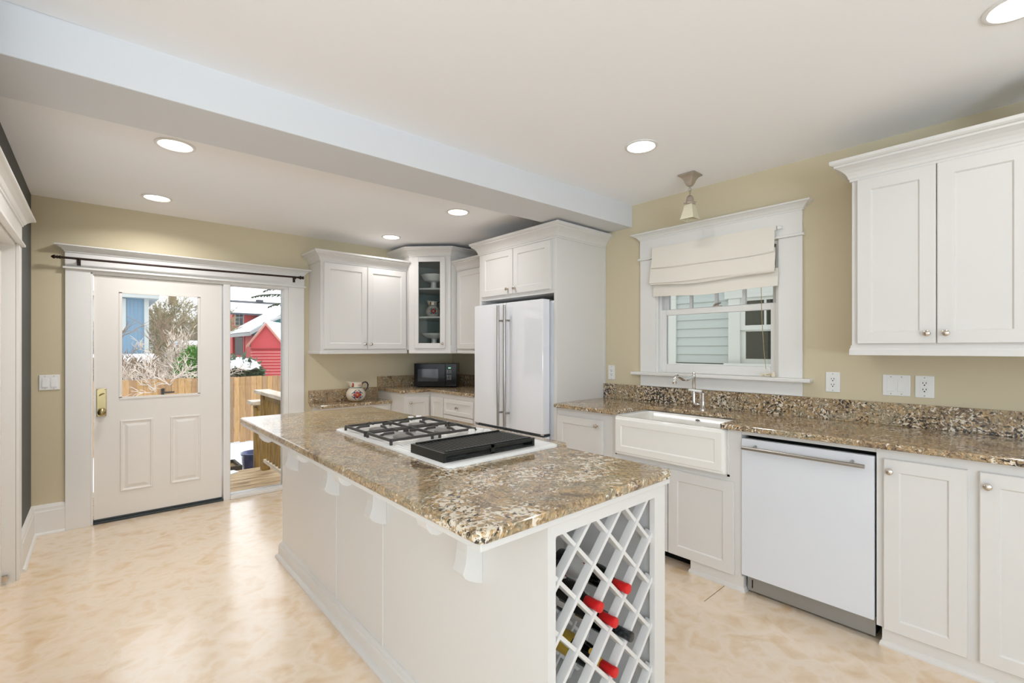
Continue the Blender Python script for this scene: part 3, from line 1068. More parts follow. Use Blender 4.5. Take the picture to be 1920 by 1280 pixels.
rb = thing('base_cabinet', 'white base cabinet right of the dishwasher', 'cabinet', (BX + .3, -0.1, 0))
mb = MB()
mb.box(BX, W - .003, -0.72, 0.486, 0.085, CB).box(BX + 0.005, W - .003, 0.486, 1.089, 0.880, CB)
mb.build('body', M['cab'], rb)
door_part(rb, BF, 0.184, 0.458, 0.084, 0.860, (0.434, 0.807))
door_part(rb, BF, -0.126, 0.149, 0.084, 0.860, (0.125, 0.807))
door_part(rb, BF, -0.42, -0.148, 0.084, 0.860, (-0.172, 0.807))
door_part(rb, BF, -0.70, -0.43, 0.084, 0.860, (-0.454, 0.807))
MB().sweep(base_pr, [(BX + 0.14, 0.470), (BX, 0.470), (BX, -0.72)]).build('furniture_base', M['cab'], rb)
B(BX + 0.02, W - .003, -0.72, 0.46, 0, 0.085).build('plinth', M['cab'], rb)

# countertop and backsplash
CX = 2.648
ct = MB().prism([(CX, -0.74), (CX, 1.192), (3.055, 1.200), (3.055, 1.918), (CX, 1.926), (CX, 2.487), (W, 2.487), (W, -0.74)], CB, C).build('countertop', M['gran_c'], bevel=0.006, seg=3)
tag(ct, 'granite countertop along the window wall, cut around the sink', 'countertop')
bs = B(W - 0.026, W, -0.74, 2.487, C, 1.059).build('backsplash', M['gran_b'], bevel=0.002)
tag(bs, 'speckled granite backsplash strip below the sink window', 'backsplash')

# wall plates
def wall_plate(fr, u0, u1, z0, z1, kind, label, cat, group, n=1):
    um, zm = (u0 + u1) / 2, (z0 + z1) / 2
    root = thing('outlet' if kind == 'outlet' else 'light_switch', label, cat, fr.p(um, 0, zm), group)
    mb = MB()
    fr.box(mb, u0, u1, 0, 0.006, z0, z1)
    mb.build('cover_plate', M['plate'], root, bevel=0.003)
    w = (u1 - u0) / n
    for k in range(n):
        c = u0 + w * (k + 0.5)
        if n == 2:
            c = um + (k - 0.5) * 0.046
        mb = MB()
        if kind == 'outlet':
            fr.box(mb, c - 0.0165, c + 0.0165, 0.004, 0.0075, zm - 0.034, zm + 0.034)
            s = mb.build('socket', M['plate'], root, bevel=0.001)
            mb = MB()
            for zz in (zm + 0.017, zm - 0.017):
                fr.box(mb, c - 0.0080, c - 0.0050, 0.007, 0.0078, zz - 0.001, zz + 0.008)
                fr.box(mb, c + 0.0050, c + 0.0080, 0.007, 0.0078, zz - 0.001, zz + 0.008)
                mb.lathe([(0.0035, 0), (0.0035, 0.0008), (0.0002, 0.0008)], fr.p(c, 0.007, zz - 0.008), 10, fr.m())
            mb.build('socket_slots', M['slot'], s)
        else:
            P = fr.p
            hw = 0.0165
            mb.loft([[P(c - hw, 0.004, zm - 0.034), P(c + hw, 0.004, zm - 0.034), P(c + hw, 0.004, zm + 0.034), P(c - hw, 0.004, zm + 0.034)],
                     [P(c - hw, 0.011, zm - 0.033), P(c + hw, 0.011, zm - 0.033), P(c + hw, 0.007, zm + 0.033), P(c - hw, 0.007, zm + 0.033)]])
            mb.build('rocker', M['plate'], root, bevel=0.001)
    for k in range(n):
        c = um + (k - (n - 1) / 2) * 0.046
        for zz in (z0 + 0.011, z1 - 0.011):
            MB().lathe([(0.003, 0), (0.0025, 0.0008), (0.0002, 0.001)], fr.p(c, 0.006, zz), 10, fr.m()).build('cover_screw', M['toe'], root)
    return root


wall_plate(RW, 2.383, 2.452, 1.093, 1.216, 'outlet', 'white outlet between the fridge panel and the window', 'outlet', 'wall outlets')
wall_plate(RW, 0.770, 0.843, 1.098, 1.218, 'outlet', 'white outlet just right of the sink window casing', 'outlet', 'wall outlets')
wall_plate(RW, 0.352, 0.430, 1.096, 1.214, 'outlet', 'white outlet under the wall cabinet, right of the double switch', 'outlet', 'wall outlets')
wall_plate(RW, 0.449, 0.569, 1.098, 1.214, 'switch', 'double rocker switch under the right wall cabinet', 'light switch', 'double rocker switches', n=2)
wall_plate(BW, -0.314, -0.203, 1.054, 1.166, 'switch', 'double rocker switch left of the back door', 'light switch', 'double rocker switches', n=2)

# =================================================================== fridge and its cabinet
FX = 2.69
fc = thing('fridge_cabinet', 'tall white cabinet surround enclosing the fridge, with two small doors on top', 'cabinet', (3.0, 2.98, 0))
B(FX, W - .003, 2.49, 3.475, 1.80, 2.24).build('body', M['cab'], fc, bevel=0.0015)
mb = MB()
mb.box(FX - 0.004, W - .003, 2.487, 2.516, 0, 2.24)
mb.build('side_panel', M['cab'], fc, bevel=0.0015)
mb = MB()
mb.box(FX, W - .003, 3.449, 3.475, 0, 1.80)
mb.build('side_panel', M['cab'], fc, bevel=0.0015)
B(W - 0.03, W - .003, 2.479, 2.487, 1.059, 2.23).build('scribe_moulding', M['cab'], fc)
FF = Fr((FX, 0, 0), (0, 1, 0), (-1, 0, 0))
door_part(fc, FF, 2.550, 2.985, 1.832, 2.222, (2.957, 1.876))
door_part(fc, FF, 2.992, 3.424, 1.832, 2.222, (3.050, 1.876))
crown_part(fc, [(W - .003, 3.475), (FX, 3.475), (FX, 2.487), (W - .003, 2.487)], 2.228, 0.112, 0.072)

fr_ = thing('refrigerator', 'white french-door refrigerator with two long steel bar handles', 'refrigerator', (3.0, 2.98, 0))
B(2.71, W - 0.04, 2.522, 3.443, 0.03, 1.742).build('body', M['dish'], fr_, bevel=0.004)
RF = Fr((2.70, 0, 0), (0, 1, 0), (-1, 0, 0))


def fridge_door(u0, u1, z0, z1, hu, name='door'):
    poly = [(2.70, u0), (2.70, u1), (2.632, u1)]
    n = 6
    for k in range(n + 1):
        t = k / n
        u = u1 + (u0 - u1) * t
        poly.append((2.622 - 0.0025 * math.sin(PI * t), u))
    poly.append((2.632, u0))
    d = MB().prism(poly, z0, z1).build(name, M['appl'], fr_, bevel=0.004, seg=3)
    return d


RH = Fr((2.62, 0, 0), (0, 1, 0), (-1, 0, 0))
for u0, u1, hu in ((2.576, 3.017, 2.975), (3.023, 3.464, 3.058)):
    d = fridge_door(u0, u1, 0.680, 1.752, hu)
    mb = MB()
    mb.tube([RH.p(hu, 0.055, 0.700), RH.p(hu, 0.055, 1.728)], 0.0115, 16)
    h = mb.build('handle', M['steel'], d, smooth=True)
    for z in (0.812, 1.598):
        MB().tube([RH.p(hu, -0.004, z), RH.p(hu, 0.050, z)], 0.0085, 12).build('handle_post', M['steel'], h, smooth=True)
fz = fridge_door(2.576, 3.464, 0.09, 0.655, 0, 'freezer_drawer')
mb = MB()
mb.tube([RH.p(2.64, 0.055, 0.585), RH.p(3.40, 0.055, 0.585)], 0.0115, 16)
for u in (2.74, 3.30):
    mb.tube([RH.p(u, -0.004, 0.585), RH.p(u, 0.050, 0.585)], 0.0085, 12)
mb.build('handle', M['steel'], fz, smooth=True)
mb = MB()
mb.box(2.64, 2.71, 2.58, 3.46, 0.660, 0.676)
mb.build('gasket', M['rubber'], fr_)
for y in (2.58, 3.42):
    B(2.68, 2.74, y, y + 0.04, 1.742, 1.752).build('hinge_cap', M['toe'], fr_, bevel=0.002)
    B(2.635, 2.72, y, y + 0.035, 0.668, 0.678).build('hinge_cap', M['chrome'], fr_, bevel=0.002)

# =================================================================== corner cabinets
c1 = thing('upper_cabinet', 'white two-door wall cabinet right of the back door', 'cabinet', (2.04, D, 1.31))
B(1.585, 2.493, 4.502, D - .003, 1.335, 2.20).build('body', M['cab'], c1, bevel=0.0015)
C1 = Fr((0, 4.502, 0), (1, 0, 0), (0, -1, 0))
door_part(c1, C1, 1.612, 2.041, 1.355, 2.178, (2.012, 1.404))
door_part(c1, C1, 2.046, 2.476, 1.355, 2.178, (2.077, 1.404))
crown_part(c1, [(1.585, D - .003), (1.585, 4.502), (2.494, 4.502)], 2.188, 0.100, 0.076)
rail_part(c1, [(1.585, D - .003), (1.585, 4.502), (2.494, 4.502)], 1.308, 1.345, 0.010)

P1 = (2.496, 4.455)
P2 = (2.8135, 4.1375)
dc = thing('corner_cabinet', 'white diagonal corner wall cabinet with a glass door', 'cabinet', (2.8, 4.5, 1.31))
pent = [(2.496, D - 0.003), P1, P2, (W - 0.003, P2[1]), (W - 0.003, D - 0.003)]
mb = MB()
mb.box(2.496, 2.514, P1[1] + 0.008, D - 0.003, 1.4005, 2.3195)
mb.box(P2[0] + 0.008, W - 0.003, P2[1], P2[1] + 0.018, 1.4005, 2.3195)
mb.prism(pent, 1.345, 1.400)
mb.prism(pent, 2.320, 2.345)
DG = Fr((P1[0], P1[1], 0), (0.70711, -0.70711, 0), (-0.70711, -0.70711, 0))
DG.box(mb, 0.0, 0.066, -0.018, 0, 1.4005, 2.3195)
DG.box(mb, 0.390, 0.449, -0.018, 0, 1.4005, 2.3195)
mb.build('body', M['cab'], dc)
mb = MB()
inn = [(2.5145, D - 0.003), (2.5145, D - 0.012), (W - 0.012, D - 0.012), (W - 0.012, P2[1] + 0.0185), (W - 0.003, P2[1] + 0.0185), (W - 0.003, D - 0.003)]
mb.prism(inn, 1.4005, 2.3195)
mb.build('back_panel', M['grey_in'], dc)
shelf_poly = [(2.516, D - 0.014), (2.516, 4.50), (2.54, 4.475), (2.835, 4.18), (2.86, 4.157), (W - 0.014, 4.157), (W - 0.014, D - 0.014)]
for z in (1.705, 2.012):
    MB().prism(shelf_poly, z - 0.018, z).build('shelf', M['cab'], dc, bevel=0.002)
mb = MB()
g0, g1, h0, h1 = 0.064, 0.392, 1.362, 2.333
for u0, u1, z0, z1 in ((g0, 0.107, h0, h1), (0.338, g1, h0, h1), (0.107, 0.338, h0, 1.417), (0.107, 0.338, 2.283, h1)):
    DG.box(mb, u0, u1, 0, 0.019, z0, z1)
gd = mb.build('door', M['cab'], dc, bevel=0.002)
mb = MB()
DG.box(mb, 0.104, 0.341, 0.006, 0.010, 1.414, 2.286)
mb.build('pane', M['cabglass'], gd)
knob_mb(DG, 0.367, 1.412).build('knob', M['nickel'], gd, smooth=True)
crown_part(dc, [(2.496, D - .003), P1, P2, (W - .003, P2[1])], 2.342, 0.094, 0.072)
rail_part(dc, [P1, P2, (2.885, P2[1])], 1.308, 1.345, 0.010)

c3 = thing('upper_cabinet', 'narrow white wall cabinet between the glass corner cabinet and the fridge', 'cabinet', (3.1, 3.8, 1.31))
C3X = 2.898
B(C3X, W - .003, 3.480, P2[1] - 0.001, 1.335, 2.20).build('body', M['cab'], c3, bevel=0.0015)
C3 = Fr((C3X, 0, 0), (0, 1, 0), (-1, 0, 0))
door_part(c3, C3, 3.505, 4.115, 1.355, 2.178, (3.535, 1.404))
crown_part(c3, [(C3X, P2[1] - 0.001), (C3X, 3.556)], 2.188, 0.100, 0.076)
rail_part(c3, [(C3X, P2[1] - 0.001), (C3X, 3.480)], 1.308, 1.345, 0.010)

# corner base run
HX0 = 2.337
HY = 4.262
HXR = 2.645
cb = thing('corner_base_cabinet', 'white L-shaped base cabinet under the microwave corner', 'cabinet', (2.9, 4.3, 0))
MB().prism([(HX0, D - .003), (HX0, HY), (HXR, HY), (HXR, 3.482), (W - .003, 3.482), (W - .003, D - .003)], 0.09, CB).build('body', M['cab'], cb, bevel=0.0015)
MB().prism([(HX0 + 0.02, D - .003), (HX0 + 0.02, HY + 0.06), (HXR + 0.06, HY + 0.06), (HXR + 0.06, 3.49), (W - .003, 3.49), (W - .003, D - .003)], 0.0, 0.09).build('toe_kick', M['cab'], cb)
HB = Fr((0, HY, 0), (1, 0, 0), (0, -1, 0))
HR = Fr((HXR, 0, 0), (0, 1, 0), (-1, 0, 0))
door_part(cb, HB, 2.355, 2.615, 0.10, 0.856, (2.390, 0.806))
door_part(cb, HR, 4.010, 4.235, 0.10, 0.856, None, st=0.048)
for z0, z1 in ((0.700, 0.852), (0.405, 0.690), (0.10, 0.395)):
    door_part(cb, HR, 3.500, 3.990, z0, z1, (3.745, (z0 + z1) / 2), name='drawer', st=0.036)
ct = MB().prism([(2.312, D), (2.312, 4.236), (2.618, 4.236), (2.618, 3.478), (W, 3.478), (W, D)], CB, C).build('countertop', M['gran_d'], bevel=0.005, seg=3)
tag(ct, 'granite countertop in the corner under the microwave', 'countertop')
mb = MB()
mb.box(2.312, W, D - 0.026, D, C, 1.052).box(W - 0.026, W, 3.478, D - 0.026, C, 1.052)
tag(mb.build('backsplash', M['gran_d'], bevel=0.002), 'granite backsplash behind the microwave corner', 'backsplash')

dk = thing('desk_cabinet', 'low white cabinet under the short granite desk top', 'cabinet', (1.96, 4.69, 0))
B(1.612, HX0 - 0.002, 4.560, D - .003, 0, 0.782).build('body', M['cab'], dk, bevel=0.0015)
DKF = Fr((0, 4.560, 0), (1, 0, 0), (0, -1, 0))
mb = MB()
DKF.box(mb, 1.612, HX0 - 0.002, 0, 0.012, 0.715, 0.782)
mb.build('apron_board', M['cab'], dk, bevel=0.002)
ct = MB().prism([(1.590, D), (1.590, 4.525), (2.50, 4.525), (2.50, 4.54), (HX0 - 0.001, 4.54), (HX0 - 0.001, D)] if False else [(1.590, D), (1.590, 4.525), (HX0 - 0.001, 4.525), (HX0 - 0.001, D)], 0.782, 0.812).build('countertop', M['gran_d'], bevel=0.006, seg=3)
tag(ct, 'lower granite desk top beside the back door', 'countertop')
tag(B(1.580, 2.311, D - 0.026, D, 0.812, 0.938).build('backsplash', M['gran_d'], bevel=0.002), 'granite backsplash above the low desk top', 'backsplash')

# microwave (built square, then turned into the corner)
mw = thing('microwave', 'black countertop microwave set across the corner', 'microwave')
mwW, mwH, mwD = 0.462, 0.262, 0.30
B(-mwW / 2, mwW / 2, 0.0, mwD, 0.012, mwH).build('body', M['black'], mw, bevel=0.004)
MFr = Fr((0, 0, 0), (1, 0, 0), (0, -1, 0))
mb = MB()
MFr.box(mb, -mwW / 2, 0.106, 0, 0.014, 0.014, mwH - 0.002)
md = mb.build('door', M['black'], mw, bevel=0.003)
mb = MB()
MFr.box(mb, -0.192, 0.030, 0.0135, 0.0155, 0.068, 0.202)
mb.build('door_window', M['screen'], md)
mb = MB()
MFr.box(mb, 0.110, mwW / 2, 0, 0.012, 0.014, mwH - 0.002)
mp = mb.build('control_panel', M['black'], mw, bevel=0.003)
mb = MB()
MFr.box(mb, 0.140, 0.168, 0.0119, 0.013, 0.208, 0.218)
mb.build('clock_display', M['green_led'], mp)
mb = MB()
for r in range(8):
    for cidx in range(3):
        if r == 3:
            continue
        u = 0.131 + cidx * 0.018
        z = 0.190 - r * 0.0145
        MFr.box(mb, u - 0.0045, u + 0.0045, 0.0119, 0.0127, z - 0.0022, z + 0.0022)
mb.build('keypad_marks', M['mark'], mp)
mb = MB()
MFr.box(mb, 0.118, 0.185, 0.0119, 0.015, 0.030, 0.062)
mb.build('open_button', M['black'], mp, bevel=0.002)
for x in (-0.2, 0.2):
    for y in (0.03, 0.26):
        MB().lathe([(0.012, 0), (0.012, 0.012)], (x, y, 0), 12).build('foot', M['black'], mw)
mw.location = (2.762, 4.352, C + 0.0005)
mw.rotation_euler = (0, 0, math.radians(-41))


# pottery pitchers
def prof_r(prof, z):
    for (r0, z0), (r1, z1) in zip(prof, prof[1:]):
        if z0 <= z <= z1 and z1 > z0:
            return r0 + (r1 - r0) * (z - z0) / (z1 - z0)
    return prof[-1][0]


def pitcher(label):
    root = thing('pitcher', label, 'pitcher', group='painted pottery pitchers')
    pr = [(0.055, 0.006), (0.062, 0.008), (0.080, 0.022), (0.094, 0.048), (0.0985, 0.074), (0.094, 0.098), (0.082, 0.118), (0.068, 0.134), (0.060, 0.141), (0.058, 0.148), (0.062, 0.176), (0.066, 0.198)]
    seg = 40
    rings = []
    for r, z in pr:
        ring = []
        for k in range(seg):
            a = 2 * PI * k / seg
            rr_ = r
            zz = z
            if z > 0.146:
                t = (z - 0.146) / 0.052
                s = max(0.0, math.cos(a - PI))           # spout towards -x
                rr_ = r + 0.030 * t * s ** 6
                zz = z + 0.014 * t * s ** 3
            ring.append((rr_ * math.cos(a), rr_ * math.sin(a), zz))
        rings.append(ring)
    inner = []
    for r, z in ((0.060, 0.197), (0.054, 0.16), (0.05, 0.14)):
        ring = []
        for k in range(seg):
            a = 2 * PI * k / seg
            t = max(0, (z - 0.146) / 0.052)
            s = max(0.0, math.cos(a - PI))
            ring.append(((r + 0.028 * t * s ** 6) * math.cos(a), (r + 0.028 * t * s ** 6) * math.sin(a), z + 0.013 * t * s ** 3))
        inner.append(ring)
    MB().loft(rings + inner).build('body', M['porc'], root, smooth=True)
    MB().lathe([(0.05, 0), (0.056, 0.0), (0.057, 0.007), (0.05, 0.008)], (0, 0, 0), 32).build('foot', M['ochre'], root)
    h = MB().tube([(0.060, 0, 0.172), (0.072, 0, 0.190), (0.092, 0, 0.198), (0.112, 0, 0.190), (0.122, 0, 0.168), (0.118, 0, 0.140), (0.106, 0, 0.118), (0.088, 0, 0.104)], [0.006, 0.007, 0.0075, 0.0075, 0.0075, 0.007, 0.006, 0.006], 12)
    h.build('handle', M['navyglaze'], root, smooth=True)
    MB().lathe([(0.0605, 0.139), (0.0620, 0.142), (0.0600, 0.147), (0.0590, 0.148)], (0, 0, 0), 40).build('neck_band', M['greenglaze'], root, smooth=True)

    def on(a, z, e=0.0012):
        r = prof_r(pr, z) + e
        return (r * math.cos(a), r * math.sin(a), z)
    A0 = -PI / 2
    Z0 = 0.074
    mb = MB()
    for k in range(4):
        th = k * PI / 2
        ca, cz = math.cos(th) * 0.24, math.sin(th) * 0.021
        pts = [(A0 + ca, Z0 + cz)] + [(A0 + ca + 0.19 * math.cos(q * PI / 6), Z0 + cz + 0.0155 * math.sin(q * PI / 6)) for q in range(12)]
        mb.disc_on(lambda a, z: on(a, z, 0.0012), pts)
    mb.build('flower_petals', M['redglaze'], root, recalc=False)
    mb = MB()
    mb.disc_on(lambda a, z: on(a, z, 0.0022), [(A0, Z0)] + [(A0 + 0.10 * math.cos(q * PI / 5), Z0 + 0.010 * math.sin(q * PI / 5)) for q in range(10)])
    mb.build('flower_centre', M['goldglaze'], root, recalc=False)
    mb = MB()
    for k in range(4):
        th0 = PI / 4 + k * PI / 2
        pts = []
        for q in range(11):
            t = th0 + (q - 5) / 5 * 0.62
            rad = 1.0 + 0.10 * math.cos((q - 5) / 5 * PI) * -1
            pts.append(on(A0 + 0.52 * rad * math.cos(t), Z0 + 0.045 * rad * math.sin(t), 0.003))
        mb.tube(pts, [0.002, 0.0035, 0.004, 0.0035, 0.005, 0.006, 0.005, 0.0035, 0.004, 0.0035, 0.002], 6)
        mb.disc_on(lambda a, z: on(a, z, 0.0014), [(A0 + 0.40 * math.cos(th0), Z0 + 0.033 * math.sin(th0))] + [(A0 + 0.40 * math.cos(th0) + 0.10 * math.cos(q * PI / 4), Z0 + 0.033 * math.sin(th0) + 0.008 * math.sin(q * PI / 4)) for q in range(8)])
    mb.build('flower_scrolls', M['blueglaze'], root, recalc=False)
    mb = MB()
    for da in (-0.72, 1.3, 2.9):
        ids = []
        for z in (0.153, 0.166, 0.180, 0.192):
            ids.append(mb.ring([on(A0 + da + x, z, 0.0014) for x in (-0.24, -0.08, 0.08, 0.24)]))
        for r0, r1 in zip(ids, ids[1:]):
            for i in range(3):
                mb.f.append((r0[i], r0[i + 1], r1[i + 1], r1[i]))
    mb.build('neck_squares', M['redglaze'], root, recalc=False)
    mb = MB()
    for da in (-0.72, 1.3, 2.9):
        mb.disc_on(lambda a, z: on(a, z, 0.0024), [(A0 + da, 0.172)] + [(A0 + da + 0.11 * math.cos(q * PI / 4), 0.172 + 0.009 * math.sin(q * PI / 4)) for q in range(8)])
    mb.build('neck_dots', M['goldglaze'], root, recalc=False)
    mb = MB()
    for da in (0.30, 0.62):
        mb.tube([on(A0 + da - 0.16, 0.156), on(A0 + da, 0.178), on(A0 + da + 0.16, 0.158)], 0.0016, 5)
    mb.build('neck_sprigs', M['redglaze'], root)
    return root


p1 = pitcher('painted pottery pitcher with a dark handle on the low desk top')
p2 = copy_tree(p1)
p1.location = (2.010, 4.690, 0.8125)
p1.rotation_euler = (0, 0, math.radians(-14))
p2['label'] = 'painted pottery pitcher behind the glass door, on the middle shelf'
p2.location = (2.815, 4.490, 1.7055)
p2.scale = (0.80, 0.80, 0.90)
p2.rotation_euler = (0, 0, math.radians(-28))


def cake_stand(label, rim, h, x, y, z, bowl):
    if bowl:
        pr = [(0.045, 0), (0.046, 0.004), (0.034, 0.010), (0.028, 0.045), (0.034, h * .52), (0.085, h * .62), (rim * .86, h * .82), (rim * .98, h * .94), (rim, h), (rim * .95, h), (rim * .8, h * .86), (0.07, h * .68), (0.001, h * .62)]
    else:
        pr = [(0.055, 0), (0.056, 0.004), (0.040, 0.016), (0.032, h * .45), (0.036, h * .52), (0.10, h * .60), (rim * .9, h * .84), (rim, h * .97), (rim, h), (rim * .96, h), (rim * .86, h * .88), (0.09, h * .66), (0.001, h * .62)]
    o = MB().lathe(pr, (x, y, z), 40).build('pedestal_bowl', M['ceramic'], smooth=True)
    return tag(o, label, 'pedestal bowl', 'white pedestal bowls in the corner cabinet')


cake_stand('tall white pedestal bowl on the top shelf behind the glass', 0.148, 0.165, 2.825, 4.490, 2.0125, False)
cake_stand('shallow white pedestal bowl on the cabinet floor below the pitcher', 0.142, 0.128, 2.832, 4.490, 1.4005, True)

# curtain rod over the door
cr = thing('curtain_rod', 'dark bronze curtain rod above the back door', 'curtain rod', (0.64, D - 0.07, 2.04))
ry = D - 0.075
rz = lambda x: 2.031 + (x + 0.104) / 1.54 * 0.018
MB().tube([(-0.20, ry, rz(-0.20)), (0.6, ry, rz(0.6) - 0.004), (1.47, ry, rz(1.47))], 0.0085, 14).build('rod', M['bronze'], cr, smooth=True)
fin = [(0.0085, 0), (0.013, 0.003), (0.013, 0.008), (0.008, 0.012), (0.012, 0.017), (0.012, 0.022), (0.007, 0.026), (0.016, 0.036), (0.010, 0.046), (0.001, 0.054)]
MB().lathe(fin, (-0.195, ry, rz(-0.2)), 18, Matrix.Rotation(-PI / 2, 3, 'Y')).build('finial', M['bronze'], cr, smooth=True)
fin2 = [(0.0085, 0), (0.013, 0.004), (0.009, 0.008), (0.018, 0.018), (0.018, 0.024), (0.009, 0.032), (0.015, 0.040), (0.015, 0.048), (0.001, 0.052)]
MB().lathe(fin2, (1.462, ry, rz(1.47)), 18, Matrix.Rotation(PI / 2, 3, 'Y')).build('finial', M['bronze'], cr, smooth=True)
for x in (-0.10, 1.437):
    mb = MB()
    mb.box(x - 0.011, x + 0.011, D - 0.026, D - 0.021, rz(x) - 0.045, rz(x) + 0.014)
    mb.tube([(x, D - 0.024, rz(x) - 0.010), (x, ry, rz(x) - 0.012)], 0.006, 10)
    mb.tube([(x, ry + 0.014, rz(x) + 0.006), (x, ry, rz(x) - 0.012), (x, ry - 0.014, rz(x) + 0.004)], 0.004, 8)
    mb.build('bracket', M['bronze'], cr)

# =================================================================== island
IX0, IX1, IY0, IY1 = 0.905, 1.500, 0.870, 3.262
isl = thing('kitchen_island', 'white panelled kitchen island with a diamond wine rack at its near end', 'kitchen island', (1.2, 2.06, 0))
mb = MB()
mb.box(IX0, IX1, 1.30, IY1, 0, 0.884)
mb.box(IX0, IX0 + 0.012, IY0 + 0.02, 1.30, 0, 0.884)
mb.box(IX1 - 0.05, IX1, IY0 + 0.02, 1.30, 0, 0.884)
mb.box(IX0 + 0.012, IX1 - 0.05, IY0 + 0.02, 1.30, 0, 0.125)
mb.box(IX0 + 0.012, IX1 - 0.05, IY0 + 0.02, 1.30, 0.862, 0.884)
mb.build('body', M['cab'], isl)
mb = MB()
mb.box(IX0, 0.936, IY0, IY0 + 0.02, 0.0, 0.884).box(1.434, IX1, IY0, IY0 + 0.02, 0.0, 0.884).box(0.936, 1.434, IY0, IY0 + 0.02, 0.846, 0.884).box(0.936, 1.434, IY0, IY0 + 0.02, 0.0, 0.130)
mb.build('face_frame', M['cab'], isl)
MB().prism([(0.668, 0.858), (0.668, 3.262), (1.512, 3.262), (1.512, 0.858)], 0.884, CB).build('sub_top', M['cab'], isl, bevel=0.002)
for y in (1.836, 2.346):
    B(IX0 - 0.004, IX0, y - 0.005, y + 0.005, 0.10, 0.884).build('batten', M['cab'], isl, bevel=0.001)
ibase = [(0, 0), (0.036, 0), (0.036, 0.008), (0.031, 0.018), (0.020, 0.023), (0.020, 0.074), (0.014, 0.080), (0.014, 0.090), (0.006, 0.100), (0, 0.102)]
MB().sweep(ibase, [(IX1, IY1), (IX0, IY1), (IX0, IY0), (IX1, IY0)]).build('base_moulding', M['cab'], isl)
corb = [(0, 0.884), (0.204, 0.884), (0.204, 0.860), (0.199, 0.842), (0.186, 0.826), (0.166, 0.8165), (0.147, 0.821), (0.134, 0.834), (0.112, 0.846), (0.088, 0.838), (0.068, 0.806), (0.060, 0.766), (0.060, 0.732), (0.064, 0.702), (0.071, 0.682), (0.075, 0.671), (0.066, 0.657), (0.050, 0.645), (0.030, 0.634), (0.012, 0.627), (0, 0.624)]
for y in (1.153, 1.802, 2.306, 2.938):
    MB().prism_y([(IX0 - d, z) for d, z in corb], y, y + 0.058).build('corbel', M['cab'], isl, bevel=0.002)

# diamond lattice
ox0, ox1, oz0, oz1 = 0.930, 1.440, 0.122, 0.852


def strip(k, kind, y0, y1, w, dz=0.0):
    """45 degree strip clipped to the opening; kind 'A' falls to the right, 'B' rises to the right"""
    s = (1.826 + 0.1515 * k) if kind == 'A' else (-0.254 - 0.155 * k)
    s += dz
    pts = []
    for off in (-w / 2 * 1.414, w / 2 * 1.414):
        q = s + off
        if kind == 'A':
            xa = max(ox0, q - oz1)
            xb = min(ox1, q - oz0)
            if xb - xa < 0.01:
                return None
            pts.append(((xa, q - xa), (xb, q - xb)))
        else:
            xa = max(ox0, oz0 - q)
            xb = min(ox1, oz1 - q)
            if xb - xa < 0.01:
                return None
            pts.append(((xa, q + xa), (xb, q + xb)))
    poly = [pts[0][0], pts[0][1], pts[1][1], pts[1][0]]
    return MB().prism_y(poly, y0, y1)


for (y0, y1, dz) in ((IY0 + 0.010, IY0 + 0.046, 0.0), (1.160, 1.190, -0.014)):
    for k in range(-6, 3):
        s = strip(k, 'A', y0 + 0.006, y1, 0.012, dz)
        if s:
            s.build('lattice_strip', M['cab'], isl, bevel=0.0015)
    for k in range(-1, 8):
        s = strip(k, 'B', y0, y1 - 0.006, 0.012, dz)
        if s:
            s.build('lattice_strip', M['cab'], isl, bevel=0.0015)

# island countertop with the bump-out beside the cooktop
top = [(0.655, 0.868), (0.660, 0.856), (0.668, 0.849), (0.680, 0.846), (1.490, 0.846), (1.503, 0.849), (1.511, 0.857), (1.515, 0.868), (1.515, 1.365), (1.522, 1.382), (1.545, 1.388), (1.572, 1.395), (1.590, 1.415), (1.597, 1.445),
       (1.597, 2.50), (1.590, 2.535), (1.572, 2.555), (1.545, 2.562), (1.522, 2.568), (1.515, 2.585), (1.515, 3.235), (1.508, 3.255), (1.490, 3.262), (0.680, 3.262), (0.662, 3.255), (0.655, 3.235)]
it = MB().prism(top, CB, C).build('island_countertop', M['gran_i'], bevel=0.007, seg=3)
tag(it, 'large polished granite slab on top of the island', 'countertop')

# wine bottles
bot = [(0.001, 0.004), (0.030, 0.0), (0.036, 0.003), (0.0372, 0.010), (0.0372, 0.178), (0.036, 0.192), (0.031, 0.206), (0.0215, 0.220), (0.0165, 0.232), (0.0145, 0.246), (0.0140, 0.288), (0.0001, 0.288)]


